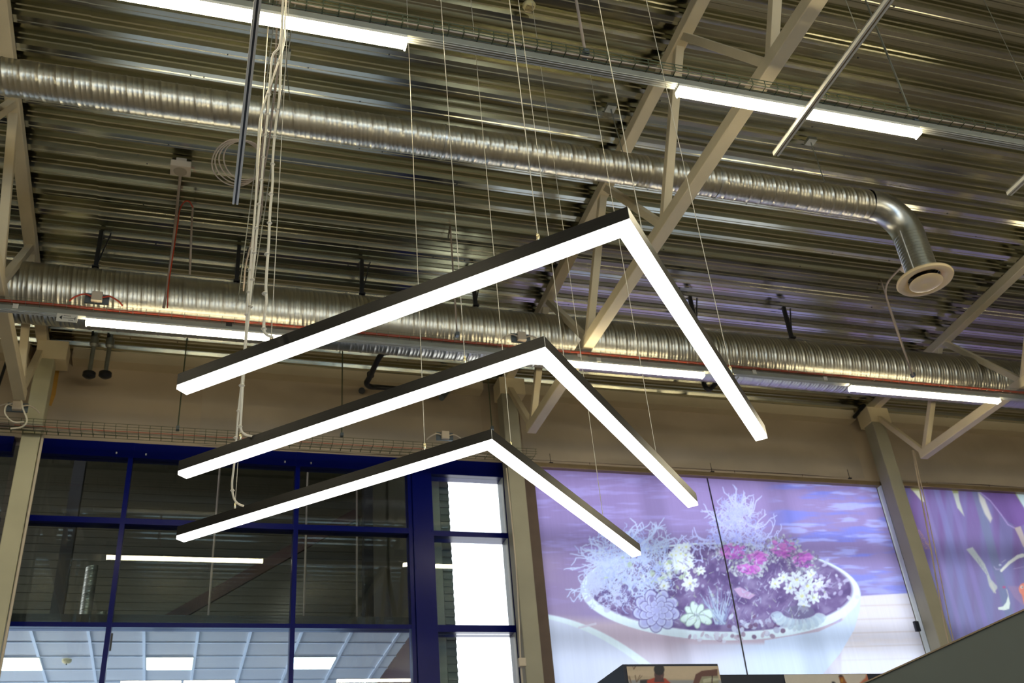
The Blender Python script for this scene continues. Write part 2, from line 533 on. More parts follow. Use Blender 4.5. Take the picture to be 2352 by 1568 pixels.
def office_light(x, y, label):
    t = thing('panel_light', label, 'ceiling light', 'square panel lights in the office ceiling')
    m1 = MB(); m1.box(x, x + .58, y, y + .565, OZ + .004, OZ + .03); m1.build('frame', M['lampwhite'], t)
    MB().box(x + .012, x + .568, y + .012, y + .553, OZ - .004, OZ + .01).build('diffuser', M['e_office'], t)
office_light(-2.20, 13.59, 'bright square office panel light beside the left column, partly hidden')
office_light(-0.390, 13.59, 'bright square office panel light in the middle window bay')
office_light(1.425, 13.59, 'bright square office panel light just right of the second thin blue mullion')
for (x, y, w_) in ((-2.2, 16.0, 'left'), (-0.39, 16.0, 'middle'), (1.425, 16.0, 'right')):
    office_light(x, y, 'bright square office panel light deeper in the office, %s one of its row' % w_)
sd = thing('smoke_detector', 'white round smoke detector on the tiled office ceiling behind the glass', 'smoke detector')
p = onZ(154, 1514, OZ)
MB().lathe((p[0], p[1], OZ - .05), [(0.0, .0), (.03, .0), (.055, .02), (.058, .05), (0, .05)], 24).build('body', M['yellow_pl'], sd)
MB().lathe((p[0], p[1], OZ - .068), [(0.0, .0), (.006, .0), (.008, .02)], 8).build('sensor_tip', M['dark_slot'], sd)

struct(MB().box(X0, 2.86, YW + .135, YW + .149, OZ - .03, OZ + .09), 'trim_3', M['signblack'])
# ---- dark loft above the office, seen through the upper panes
mb = MB(); mb.box(X0, 2.95, YW + .17, 16.4, OZ + .05, OZ + .07); mb.box(X0, 2.95, 16.4, 16.5, OZ + .07, 9.2)
z = OZ + .2
while z < 9: mb.box(X0, 2.95, 16.385, 16.4, z, z + .05); z += .13
struct(mb, 'wall_loft_back', M['darkwall'])
struct(MB().box(X0, 2.95, YW + .2, 16.5, 9.2, 9.3), 'ceiling', M['darkwall'])
struct(MB().box(2.92, 3.0, YW + .2, 16.5, OZ + .12, 9.2), 'wall_loft_right', M['darkwall'])
br = thing('steel_brace', 'dark red diagonal steel brace behind the upper glazing', 'steel brace')
a = onY(365, 1436, 14.0); b = onY(820, 1180, 14.0)
MB().bar(a, b, .06, .16, (0, 1, 0)).build('beam', M['brace'], br)
mb = MB(); mb.box(a[0] - .1, a[0] + .12, 13.97, 14.03, OZ + .12, a[2] + .1); mb.build('base_plate', M['brace'], br)
vd = thing('loft_duct', 'tall vertical silver duct standing behind the left upper pane', 'air duct', None)
def spiral(mb, c, axis, r, L, p=.1, n=40, dr=.004):
    """helically seamed tube from c along axis"""
    ax = {'x': (np.array([1, 0, 0.]), np.array([0, 1, 0.]), np.array([0, 0, 1.])),
          'z': (np.array([0, 0, 1.]), np.array([1, 0, 0.]), np.array([0, 1, 0.]))}[axis]
    offs = [(0, 0), (.05, dr), (.10, dr), (.15, 0), (.40, 0), (.43, dr * .3), (.46, 0), (.70, 0), (.73, dr * .3), (.76, 0)]
    turns = int(L / p); S = turns * n; m = len(offs); c = np.array(c, float)
    vs = []
    for s in range(S + 1):
        a = 2 * math.pi * s / n
        u = ax[1] * math.cos(a) + ax[2] * math.sin(a)
        for o, d in offs: vs.append(c + ax[0] * (p * s / n + o * p) + u * (r + d))
    fs = []
    for s in range(S):
        for q in range(m - 1): fs.append((s * m + q, s * m + q + 1, (s + 1) * m + q + 1, (s + 1) * m + q))
        if s + n + 1 <= S: fs.append((s * m + m - 1, (s + n) * m, (s + n + 1) * m, (s + 1) * m + m - 1))
    mb.add(vs, fs); mb.sm = True; return mb
p = onY(203, 1360, 13.6)
spiral(MB(), (p[0], 13.6, OZ + .12), 'z', .075, 1.05).build('duct_pipe', M['zinc'], vd)
vd2 = thing('loft_duct', 'short vertical silver duct right of the taller one behind the left upper pane', 'air duct')
p = onY(232, 1415, 13.6)
spiral(MB(), (p[0], 13.6, OZ + .12), 'z', .06, .40).build('duct_pipe', M['zinc'], vd2)
for i, (px, w, lab) in enumerate(((135, .16, 'black steel post behind the left upper pane, beside the silver duct'), (845, .14, 'black steel post behind the upper pane left of the broad blue post'))):
    q = onY(px, 1380, 14.6); t = thing('loft_post', lab, 'steel post')
    MB().box(q[0] - w / 2, q[0] + w / 2, 14.5, 14.7, OZ + .12, 9.2).build('post', M['black'], t)
    MB().box(q[0] - w, q[0] + w, 14.42, 14.78, OZ + .12, OZ + .15).build('base_plate', M['black'], t)
for i, (px, lab) in enumerate(((485, 'thin pale conduit hanging behind the wide upper pane'), (700, 'thin pale conduit hanging behind the upper pane right of the second mullion'), (820, 'thin pale conduit hanging near the black post behind the glazing'))):
    q = onY(px, 1330, 13.9); t = MB().tube([(q[0], 13.9, OZ + .3), (q[0], 13.9, 9.2)], .014, 8).build('loft_conduit', M['conduit']); tag(t, lab, 'conduit')

# ================================================================== STEEL: trusses and columns
def truss(xc, label, ya, zb, side):
    t = thing('roof_truss', label, 'roof truss')
    w = .125
    top = lambda y: deckZ(y) - w / 2 - .002
    MB().bar((xc, -8.9, top(-8.9)), (xc, 11.75, top(11.75)), w, w).build('top_chord', M['steel_paint'], t, bevel=.008)
    MB().bar((xc, -8.9, 7.49), (xc, 10.87, 7.49), w, w).build('bottom_chord', M['steel_paint'], t, bevel=.008)
    s = .075
    nodes_b = [10.78, 8.72, 6.66, 4.60, 2.54, 0.48, -1.58, -3.64, -5.7]
    for i, yb in enumerate(nodes_b):
        # post leaning slightly towards the eaves, diagonal from bottom node up to the next top node
        yt = yb - 0.98
        MB().bar((xc, yb + .0, 7.54), (xc, yt + .08, top(yt) - .03), s * 1.1, s).build('post', M['steel_paint'], t, bevel=.004)
        yt2 = yb + 1.05
        if i == 0: yt2 = 11.66
        MB().bar((xc, yb + .06, 7.54), (xc, yt2, top(yt2) - .03), s, s).build('diagonal', M['steel_paint'], t, bevel=.004)
    return t
XT = (-1.93, 4.05, 10.05)
truss(XT[0], 'cream steel roof truss at the far left edge, over the left column', 0, 0, 0)
truss(XT[1], 'cream steel roof truss crossing the ceiling behind the largest chevron light', 0, 0, 0)
truss(XT[2], 'cream steel roof truss at the right edge beyond the round air outlet', 0, 0, 0)

def column(xc, label, extra=True, conduit=False, mt='steel_white', w=.20):
    t = thing('steel_column', label, 'column')
    MB().box(xc - w / 2, xc + w / 2, 11.5, 11.72, 0, 8.60).build('shaft', M[mt], t, bevel=.01)
    MB().box(xc - w / 2 - .02, xc + w / 2 + .13, 11.49, 11.78, 8.36, 8.62).build('bearing_bracket', M['steel_paint'], t, bevel=.006)
    MB().box(xc - w / 2 - .04, xc + w / 2 + .04, 11.46, 11.76, 0, .03).build('base_plate', M['steel_paint'], t)
    if conduit:
        MB().tube([(xc + w / 2 + .022, 11.53, 1), (xc + w / 2 + .022, 11.53, 7.35)], .016, 8).build('conduit', M['plastic'], t)
    return t
column(-1.85, 'cream steel column at the left edge beside the dark glazing', conduit=True)
column(4.02, 'cream steel column between the bright blue-framed window and the planter blind', w=.22, mt='steel_shaded')
column(10.0, 'cream steel column between the planter blind and the purple blind at right', w=.22, mt='steel_shaded')

# ================================================================== AIR DUCTS
ud = thing('spiral_duct', 'upper silver spiral duct ending in a bend and round outlet at right', 'air duct')
UY, UZ, UR = 6.70, 8.185, .157
spiral(MB(), (X0 + .1, UY, UZ), 'x', UR, 14.5, .137, 40, .0045).build('duct_pipe', M['duct'], ud)
# coupling bands
for x in (1.92, 4.75):
    MB().lathe((x, UY, UZ), [(UR + .001, -.012), (UR + .007, -.010), (UR + .007, .010), (UR + .001, .012)], 40, 'x').build('coupling', M['elbow'], ud)
# elbow
ex, er = 6.58, .36
mb = MB(); pts = [(ex - .04, UY, UZ)]
for k in range(13):
    a = math.radians(90 * k / 12); pts.append((ex + er * math.sin(a), UY, UZ - er * (1 - math.cos(a))))
pts.append((ex + er, UY, UZ - er - .04))
mb.tube(pts, UR + .006, 40, cap=False).build('elbow', M['elbow'], ud)
dx = ex + er
mb = MB(); zt = UZ - er; zb = 7.30
prof = []
z = zb
while z < zt:
    prof += [(UR, z), (UR, z + .028), (UR + .004, z + .031), (UR + .004, z + .036), (UR, z + .038)]; z += .038
mb.lathe((dx, UY, 0), prof, 40).build('drop_pipe', M['elbow'], ud)
MB().bar((dx - .155, UY - .06, zb), (dx - .155, UY - .06, zt), .012, .006).build('seam', M['alu'], ud)
out = MB().lathe((dx, UY, 7.27), [(.165, .04), (.165, .0), (.19, -.02), (.235, -.035), (.275, -.03), (.285, -.015), (.28, .0), (.24, .005), (.19, .03), (.165, .04)], 56).build('outlet_ring', M['white_ring'], ud)
MB().lathe((dx, UY, 7.235), [(0, .012), (.10, .010), (.15, .0), (.165, -.012), (.168, -.02), (.155, -.024), (.10, -.030), (.05, -.022), (0, -.020)], 48).build('outlet_disc', M['white_ring'], out)
mb = MB()
for a in (0.4, 0.4 + 2.09, 0.4 + 4.19): mb.bar((dx, UY, 7.30), (dx + .16 * math.cos(a), UY + .16 * math.sin(a), 7.30), .012, .004, (0, 0, 1))
mb.tube([(dx, UY, 7.22), (dx, UY, 7.31)], .008, 8).build('spider', M['zinc'], out)
MB().lathe((dx, UY, 7.60), [(0, 0), (.15, 0)], 32).build('throat_shade', M['black'], out)  # black disc across the pipe, standing in for its shaded inside

ld = thing('spiral_duct', 'large lower silver spiral duct running the whole width above the orange cables', 'air duct')
LY, LZ, LR = 9.60, 8.015, .325
spiral(MB(), (X0 + .1, LY, LZ), 'x', LR, 24.2, .137, 48, .005).build('duct_pipe', M['duct'], ld)
for x in (-1.2, 0.9, 3.4, 6.4, 8.9):
    MB().lathe((x, LY, LZ), [(LR + .001, -.018), (LR + .008, -.015), (LR + .008, .015), (LR + .001, .018)], 48, 'x').build('coupling', M['duct'], ld)

# hanger straps and wires of the upper duct
def hanger(px, py, qx, qy, label, ydir=UY):
    t = thing('wire_hanger', label, 'hanger')
    a = onY(px, py, ydir); b = onY(qx, qy, ydir)
    a[2] = deckZ(ydir) + .0
    MB().tube([a, (b[0], ydir, UZ + UR)], .005, 6).build('wire', M['zinc'], t)
    MB().box(a[0] - .05, a[0] + .05, ydir - .05, ydir + .05, deckZ(ydir) - .03, deckZ(ydir) + .01).build('clamp', M['zinc'], t)
hanger(1862, 325, 1895, 420, 'thin wire hanger holding the upper duct near its bend')
hanger(1402, 245, 1430, 345, 'thin wire hanger holding the upper duct left of the middle truss')
hanger(655, 115, 668, 230, 'thin wire hanger holding the upper duct beside the hanging wire tray')

# ================================================================== LINEAR LUMINAIRES on trunking
def row(yc, z_low, xs, label_rail, dark=None):
    r = thing('lighting_trunking', label_rail, 'lighting rail')
    MB().box(X0 + .1, X1 - .1, yc - .032, yc + .032, z_low + .07, z_low + .125).build('rail_body', M['trunk'], r, bevel=.004)
    mb = MB()
    for y in (yc - .018, yc, yc + .018): mb.box(X0 + .1, X1 - .1, y - .002, y + .002, z_low + .066, z_low + .071)
    mb.build('rib', M['alu'], r)
    return r
LAMP = []
def lamp(xa, xb, yc, z, label, group='linear lamps on the lighting rails'):
    t = thing('linear_lamp', label, 'linear lamp', group)
    MB().box(xa, xb, yc - .036, yc + .036, z + .045, z + .0655).build('housing', M['lampwhite'], t)
    q = MB()
    prof = [(-.033, .046), (-.034, .012), (-.028, .002), (0, -.001), (.028, .002), (.034, .012), (.033, .046)]
    vs = [(x, yc + a, z + b) for x in (xa + .008, xb - .008) for a, b in prof]; n = len(prof)
    fs = [(i, i + 1, n + i + 1, n + i) for i in range(n - 1)] + [tuple(range(n)), tuple(range(2 * n - 1, n - 1, -1))]
    q.add(vs, fs).build('lens', M['e_row'], t)
    for x in (xa, xb - .008): MB().box(x, x + .008, yc - .036, yc + .036, z - .001, z + .045).build('end_cap', M['e_row'], t)
UYL, UZL = 4.30, 6.597
LYL, LZL = 8.88, 7.235
row(UYL, UZL, None, 'grey lighting rail crossing the upper part of the ceiling under the wire tray')
lamp(-0.95, 1.032, UYL, UZL, 'bright linear lamp at the top left, cut by the upper frame edge')
lamp(2.925, 4.89, UYL, UZL, 'bright linear lamp at upper right, crossing the middle truss')
lamp(6.8, 8.77, UYL, UZL, 'bright linear lamp of the upper rail beyond the right frame edge')
lamp(-4.8, -2.85, UYL, UZL, 'bright linear lamp of the upper rail beyond the left frame edge')
row(LYL, LZL, None, 'grey lighting rail under the orange cables in front of the large duct')
lamp(-1.135, 1.10, LYL, LZL, 'bright linear lamp at left, behind the tip of the largest chevron light')
lamp(3.28, 5.485, LYL, LZL, 'bright linear lamp in the middle behind the second chevron light')
lamp(7.46, 9.66, LYL, LZL, 'bright linear lamp at right just below the large duct')
lamp(11.5, 13.7, LYL, LZL, 'bright linear lamp of the lower rail beyond the right frame edge')
lamp(-5.4, -3.3, LYL, LZL, 'bright linear lamp of the lower rail beyond the left frame edge')
for k, yr in enumerate((1.30, -2.8, -6.6)):
    row(yr, 7.15, None, ('grey lighting rail just behind the photographer overhead', 'grey lighting rail in the rear half of the hall', 'grey lighting rail nearest the rear wall')[k])
    for j, xa in enumerate((-5.2, -0.9, 3.3, 7.5, 11.6)):
        lamp(xa, xa + 2.18, yr, 7.15, 'linear lamp overhead behind the photographer, %s rail, %s from the left' % (('first', 'second', 'third')[k], ('first', 'second', 'third', 'fourth', 'fifth')[j]), 'linear lamps overhead behind the photographer')

# ================================================================== WIRE CABLE TRAYS
def tray_x(xa, xb, yc, z, w, h, label, step=.10, r=.0026, mt='zinc'):
    t = thing('wire_tray', label, 'wire cable tray')
    mb = MB()
    for y, zz in ((yc - w / 2, z + h), (yc - w / 2, z + h / 2), (yc - w / 2, z), (yc - w / 6, z), (yc + w / 6, z), (yc + w / 2, z), (yc + w / 2, z + h / 2), (yc + w / 2, z + h)):
        mb.tube([(xa, y, zz), (xb, y, zz)], r, 4)
    x = xa
    while x <= xb:
        mb.tube([(x, yc - w / 2, z + h), (x, yc - w / 2, z), (x, yc + w / 2, z), (x, yc + w / 2, z + h)], r, 4, False); x += step
    mb.build('wire_mesh', M[mt], t)
    return t
def tray_y(xc, ya, yb, z, w, h, label, step=.10, r=.0026):
    t = thing('wire_tray', label, 'wire cable tray'); mb = MB()
    for x, zz in ((xc - w / 2, z + h), (xc - w / 2, z), (xc, z), (xc + w / 2, z), (xc + w / 2, z + h)): mb.tube([(x, ya, zz), (x, yb, zz)], r, 4)
    y = ya
    while y <= yb:
        mb.tube([(xc - w / 2, y, z + h), (xc - w / 2, y, z), (xc + w / 2, y, z), (xc + w / 2, y, z + h)], r, 4, False); y += step
    mb.build('wire_mesh', M['zinc'], t); return t
tu = tray_x(X0 + .2, X1 - .2, UYL, 6.745, .14, .06, 'wire cable tray lying above the upper lighting rail', .10, .0042, 'rod')
tl = tray_x(X0 + .2, X1 - .2, LYL, 7.370, .16, .05, 'wire cable tray carrying the orange cables below the large duct', .12)
tw = tray_x(X0 + .2, 4.22, 11.30, 7.30, .24, .07, 'wire cable tray along the beige wall above the dark glazing', .125, .0030, 'rod')
pa = onZ(655, 55, 7.60); pb = onZ(556, 712, 7.60)
XC = (pa[0] + pb[0]) / 2
tc_ = tray_y(XC, 4.55, 8.80, 7.60, .13, .06, 'narrow wire tray running away above the tip of the largest chevron light')
# cables in the trays
def cable(name, pts, r, m, label, cat='cable', group=None, n=6, k=8):
    o = MB().tube(curve_pts(pts, k), r, n).build(name, M[m]); return tag(o, label, cat, group)
def wob(xa, xb, y, z, a=.01, n=30):
    return [(x, y + rng.uniform(-a, a), z + rng.uniform(0, a * .4)) for x in np.linspace(xa, xb, n)]
cable('orange_cable', wob(X0 + .3, X1 - .3, LYL - .055, 7.387, .004, 50), .012, 'red_cable', 'bright orange cable on the near side of the lower wire tray')
cable('red_cable', wob(X0 + .3, X1 - .3, LYL + .04, 7.385, .004, 50), .007, 'dark_red', 'dark red cable on the far side of the lower wire tray')
cable('grey_cable', wob(X0 + .3, X1 - .3, LYL - .010, 7.387, .006, 50), .012, 'plastic', 'pale grey cable between the orange and dark red ones')
for k in range(3):
    cable('tray_cable', wob(X0 + .3, X1 - .3, UYL - .04 + k * .04, 6.758, .012), .009, ('conduit', 'plastic', 'rail')[k],
          ('brown cable on the near side of the upper wire tray', 'pale cable in the middle of the upper wire tray', 'tan cable on the far side of the upper wire tray')[k])
cable('wall_cable', wob(-2.0, 3.4, 11.26, 7.315, .006), .0035, 'red_cable', 'thin orange cable in the wall wire tray')
cable('wall_cable', wob(-3.0, 3.6, 11.33, 7.315, .012), .007, 'plastic', 'thin cream cable in the wall wire tray')
mb = MB()
for k in range(14):
    mb.tube(curve_pts(wob(-4.5, -1.70 - .05 * (k % 3), 11.22 + .012 * k, 7.315 + .006 * (k % 4), .012, 8), 5), .006, 6)
tag(mb.build('cable_bundle', M['conduit']), 'bundle of tan cables in the wall tray left of the left column', 'cable bundle')
# cables of the narrow tray, and the coil beside it
for k, (ox, m) in enumerate(((-.03, 'conduit'), (.02, 'conduit'))):
    cable('tray_cable', [(XC + ox + rng.uniform(-.02, .02), y, 7.615 + .004 * k) for y in np.linspace(4.7, 8.6, 10)], .008, m,
          ('brown cable lying left in the narrow wire tray', 'brown cable lying right in the narrow wire tray')[k])
ct = thing('cable_coil', 'coiled tan cable hanging on the left side of the narrow wire tray', 'cable coil')
cc = onZ(556, 368, 7.66)
for k in range(4):
    rr = .20 + .012 * k; pts = []
    for i in range(33):
        a = 2 * math.pi * i / 32
        pts.append((cc[0] + .02 + (rr + .01 * math.sin(2 * a + k)) * .86 * math.cos(a) - .02 * k, cc[1] + rr * 1.5 * math.sin(a) * .9 + .02 * k, 7.66 + .004 * k + .02 * math.sin(a)))
    MB().tube(pts, .006, 6).build('loop', M['conduit'], ct)

# ================================================================== SUSPENSION RODS
def rod(px, py, qx, qy, y, label, m='rod', r=.008, base=True, ztop=None):
    t = thing('hanging_rod', label, 'hanging rod')
    b = onY(qx, qy, y)
    zt = deckZ(y) + .12 if ztop is None else ztop
    MB().tube([(b[0], y, b[2]), (b[0], y, zt)], r, 8).build('rod', M[m], t)
    if base: MB().box(b[0] - .018, b[0] + .018, y - .03, y + .03, b[2] - .015, b[2] + .03).build('clamp', M['greybox'], t)
rod(425, 800, 408, 985, 11.30, 'dark threaded rod holding the wall tray below the largest chevron light arm tip')
rod(783, 815, 785, 1000, 11.30, 'dark threaded rod holding the wall tray between two chevron light arms')
rod(1122, 870, 1130, 985, 11.30, 'dark threaded rod just left of the middle column')
rod(1325, 0, 1345, 125, UYL, 'pale grey rod with a dark clamp holding the upper wire tray', 'conduit', .011)
rod(2000, 0, 2100, 280, UYL, 'thin dark rod holding the upper wire tray at right', 'zinc', .008)
rod(1025, 540, 1050, 770, LYL, 'pale rod reaching down to the lower wire tray in the middle', 'conduit', .010)
rod(2097, 700, 2097, 862, LYL, 'pale rod reaching the lower wire tray under the round outlet', 'conduit', .009)

# diagonal strut next to the middle rod
p1 = onY(1020, 565, 9.0); p2 = onY(985, 720, 8.9)
# ================================================================== CEILING DEVICES
sp = thing('speaker', 'square cream loudspeaker with a round grille under the deck at upper left', 'loudspeaker')
SZ = 8.80
c1 = onZ(391, 376, SZ); c2 = onZ(437, 408, SZ)
sx0, sx1, sy0, sy1 = c1[0], c2[0] - .0, onZ(438, 384, SZ)[1], onZ(415, 405, SZ)[1]
MB().box(sx0, sx1, sy0, sy1, SZ, SZ + .075).build('case', M['plastic'], sp, bevel=.006)
MB().lathe(((sx0 + sx1) / 2, (sy0 + sy1) / 2 + .005, SZ - .004), [(0, 0), (.066, 0), (.068, .006)], 36).build('grille', M['plastic_d'], sp)
MB().box((sx0 + sx1) / 2 - .05, (sx0 + sx1) / 2 + .05, sy0 + .03, sy1 - .03, SZ + .075, deckZ(sy0) + .01).build('mount', M['plastic'], sp)
cable('speaker_conduit', [((sx0 + sx1) / 2, sy1, SZ + .03), onZ(402, 520, 8.72), onY(392, 600, 9.15), onY(384, 660, 8.95), onY(376, 706, 8.86)], .014, 'conduit',
      'pale conduit running from the loudspeaker down to the lower wire tray', 'conduit', n=8)
q1 = onZ(440, 476, 8.70)
cable('red_loop', [onY(376, 706, 8.82) + np.array([.035, 0, 0]), onY(387, 655, 8.82), onY(395, 600, 9.0), onZ(408, 515, 8.66), onZ(413, 482, 8.66), onZ(423, 464, 8.66), onZ(435, 463, 8.66), onZ(443, 476, 8.68)], .007, 'red_cable',
      'red cable looping up beside the loudspeaker conduit')
cable('drop_conduit', [onZ(443, 474, 8.69), onZ(440, 520, 8.66), onY(438, 580, 9.1), onY(436, 630, 9.3)], .011, 'conduit', 'short pale conduit right of the red loop above the large duct', 'conduit', n=8)
sm = thing('smoke_detector', 'round yellowed smoke detector under the deck at the top of the frame', 'smoke detector')
SD = deckZ(5.1) - .05
d = onZ(1216, 19, SD)
MB().lathe((d[0], d[1], SD), [(0, 0), (.03, 0), (.055, .012), (.062, .035), (.058, .05), (0, .05)], 32).build('body', M['yellow_pl'], sm)
mb = MB()
for a in range(5): mb.box(d[0] - .035 + .0 * a, d[0] + .035, d[1] - .03 + .014 * a, d[1] - .026 + .014 * a, SD - .003, SD + .004)
mb.build('vent_slot', M['rail'], sm)
MB().tube([(d[0] + .05, d[1] - .2, SD + .06), (d[0], d[1], SD + .045)], .01, 6).build('cable', M['yellow_pl'], sm)

def jbox(px, py, y, label, cm='red_cable', loops=True):
    t = thing('junction_box', label, 'junction box')
    c = onY(px, py, y)
    MB().box(c[0] - .05, c[0] + .05, y - .04, y + .01, c[2] - .05, c[2] + .055).build('box', M['plastic'], t, bevel=.006)
    MB().box(c[0] - .11, c[0] + .11, y + .01, y + .03, c[2] - .055, c[2] + .055).build('back_plate', M['greybox'], t)
    for s in (-1, 1):
        MB().tube(curve_pts([(c[0] + s * .05, y - .02, c[2]), (c[0] + s * .12, y - .03, c[2] + .01), (c[0] + s * .2, y - .02, c[2] - .03), (c[0] + s * .24, y + .0, c[2] - .065)], 6), .008, 6).build('cable_tail', M[cm], t)
jbox(223, 684, LYL - .10, 'cream junction box with orange cable tails on the lower wire tray at left')
jbox(1197, 775, LYL - .10, 'cream junction box with pale cable tails above the apex of the second chevron light', 'plastic')
jbox(1022, 1001, 11.15, 'cream junction box on the wall wire tray left of the smallest chevron apex', 'plastic')
jbox(40, 934, 11.15, 'cream junction box with looped cables on the wall tray at the left edge', 'plastic')
cable('loose_cable', [onY(45, 895, 11.0), onY(52, 935, 11.0), onY(62, 965, 11.05), onY(50, 980, 11.1), onY(25, 984, 11.15)], .010, 'white_cable', 'white cable dropping in front of the junction box at the left edge')
cable('loose_cable', [onY(28, 925, 11.05), onY(14, 932, 11.0), onY(12, 950, 11.0), onY(30, 968, 11.05), onY(55, 968, 11.1)], .008, 'white_cable', 'white cable loop left of the junction box at the left edge')
cable('outlet_cable', [onY(2072, 612, 7.6), onY(2045, 640, 7.9), onY(2035, 662, 8.1), onY(2038, 690, 8.3), onY(2060, 760, 8.5), onY(2097, 862, 8.86)], .011, 'conduit', 'pale conduit bending from beside the round outlet down to the lower tray', 'conduit', n=8)
bx = thing('outlet_bracket', 'tan plate behind the round air outlet', 'bracket')
q = onY(2085, 600, 7.7)
MB().bar(q + np.array([-.10, 0, -.16]), q + np.array([.10, 0, .16]), .05, .10, (0, 1, 0)).build('plate', M['plastic'], bx)

# arrow sign on the rail
sg = thing('arrow_sign', 'small white label with a black arrow under the lower lighting rail at left', 'sign')
a = onY(131, 722.5, 8.84); b = onY(177, 737.0, 8.84)
zc = (a[2] + b[2]) / 2; hz = .045; xa, xb = a[0], b[0]
MB().box(xa, xb, 8.840, 8.844, zc - hz, zc + hz).build('label_film', M['signwhite'], sg)
mb = MB(); w_ = xb - xa
mb.add([(xa + .12 * w_, 8.838, zc), (xa + .26 * w_, 8.838, zc + hz * .55), (xa + .26 * w_, 8.838, zc - hz * .55)], [(0, 1, 2)])
mb.box(xa + .30 * w_, xa + .88 * w_, 8.837, 8.839, zc - hz * .1, zc - hz * .02)
mb.box(xa + .87 * w_, xa + .90 * w_, 8.837, 8.839, zc - hz * .45, zc + hz * .3)
for i in range(6): mb.box(xa + (.32 + .06 * i) * w_, xa + (.36 + .06 * i) * w_, 8.837, 8.839, zc + hz * .42, zc + hz * .55)
for i in range(4): mb.box(xa + (.58 + .06 * i) * w_, xa + (.62 + .06 * i) * w_, 8.837, 8.839, zc - hz * .62, zc - hz * .5)
mb.build('arrow_print', M['signblack'], sg)
# small tags on the rail
for px, py, lab in ((36, 703, 'tiny cream tag on the lower rail at the left edge'), (1375, 826, 'tiny cream tag on the lower rail right of the second chevron apex'), (1733, 854, 'tiny cream tag on the lower rail right of the largest chevron arm'), (1896, 869, 'tiny cream tag on the lower rail left of the right-hand lamp'), (1331, 815, 'small white strip tag on the lower tray')):
    q = onY(px, py, 8.84); tag(MB().box(q[0] - .025, q[0] + .025, 8.836, 8.846, q[2] - .025, q[2] + .025).build('rail_tag', M['signwhite']), lab, 'tag')
q = onY(526, 745, 8.84); tag(MB().box(q[0] - .03, q[0] + .03, 8.836, 8.848, q[2] - .015, q[2] + .02).build('rail_socket', M['dark_slot']), 'small dark socket on the lower rail above the left lamp', 'socket')

# suspended tracks
def track(pa, pb, label, m, z=6.3):
    t = thing('hanging_track', label, 'track rail')
    a = onZ(*pa, z); b = onZ(*pb, z); x = (a[0] + b[0]) / 2
    ya, yb = min(a[1], b[1]), max(a[1], b[1]); ya -= 1.2
    mb = MB()
    mb.box(x - .0205, x - .0065, ya, yb, z, z + .034); mb.box(x + .0065, x + .0205, ya, yb, z, z + .034); mb.box(x - .0205, x + .0205, ya, yb, z + .028, z + .036)
    mb.build('profile', M['alu'] if m == 0 else M['lampwhite'], t)
    MB().box(x - .0065, x + .0065, ya, yb - .004, z + .006, z + .028).build('slot', M['dark_slot'] if m == 0 else M['rail'], t)
    for yy in (ya + .5, ya + .1 + (yb - ya) * .55):
        MB().tube([(x, yy, z + .036), (x, yy, deckZ(yy) + .01)], .0025, 6).build('wire', M['zinc'], t)
        MB().lathe((x, yy, z + .036), [(.0, .0), (.010, 0), (.010, .03), (.004, .05)], 12).build('hook', M['brass'], t)
track((590, 0), (542, 470), 'silver track rail with a dark slot crossing the upper left lamp', 0)
track((2050, 0), (1780, 358), 'pale track rail crossing the upper right lamp', 1)
track((2352, 418), (2318, 449), 'pale track rail end at the right frame edge', 1)

# ================================================================== BLACK PIPES
for px, py, lab in ((225, 560, 'black hanger bracket above the large duct near the left truss'), (545, 630, 'black hanger bracket above the large duct behind the narrow wire tray'), (835, 657, 'black hanger bracket above the large duct left of the largest chevron arm'),
                    (1098, 688, 'black hanger bracket above the large duct under the largest chevron arm'), (1600, 700, 'black hanger bracket above the large duct right of the largest chevron arm'), (1828, 760, 'black hanger bracket above the large duct midway to the round outlet')):
    t = thing('duct_hanger', lab, 'hanger', 'black hangers of the large duct')
    x = onY(px, py, LY - .2)[0]
    MB().box(x - .022, x + .022, LY - .10, LY - .06, LZ + LR + .03, deckZ(LY - .08) + .01).build('post', M['black'], t)
    MB().box(x - .035, x + .035, LY - .13, LY + .13, LZ + LR + .009, LZ + LR + .03).build('foot', M['black'], t)
    MB().bar((x, LY - .08, LZ + LR + .02), (x + .10, LY - .08, deckZ(LY - .08)), .014, .014, (0, 1, 0)).build('stay', M['black'], t)

def vent(px, lab):
    t = thing('vent_pipe', lab, 'pipe')
    b = onY(px, 858, 11.45)
    MB().tube([(b[0], 11.45, b[2]), (b[0], 11.45, deckZ(11.45) + .02)], .026, 16).build('pipe', M['zinc'], t)
    MB().lathe((b[0], 11.45, b[2] - .03), [(0, -.03), (.05, -.02), (.075, .0), (.075, .04), (.05, .055), (.026, .06)], 28).build('black_cap', M['black'], t)
    MB().box(b[0] - .045, b[0] - .02, 11.42, 11.46, b[2] + .52, b[2] + .66).build('clip', M['black'], t)
    MB().lathe((b[0], 11.45, deckZ(11.45) - .16), [(.026, -.03), (.05, .0), (.05, .1), (.03, .12)], 20).build('collar', M['zinc'], t)
vent(205, 'left one of two vent pipes with round black caps under the left eaves')
vent(242, 'right one of two vent pipes with round black caps under the left eaves')
dp = thing('drain_pipe', 'black elbowed drain pipe on the wall above the second chevron arm', 'pipe')
t0_ = onY(905, 800, 10.5)
MB().tube(curve_pts([np.array([t0_[0] + .1, 10.45, deckZ(10.45) - .03]), t0_, onY(878, 812, 10.6), onY(862, 838, 10.8), onY(848, 868, 11.1), onY(842, 880, 11.2), onY(852, 888, 11.3), onY(880, 890, 11.4), onY(990, 900, 11.6)], 6), .036, 16).build('pipe', M['black'], dp)
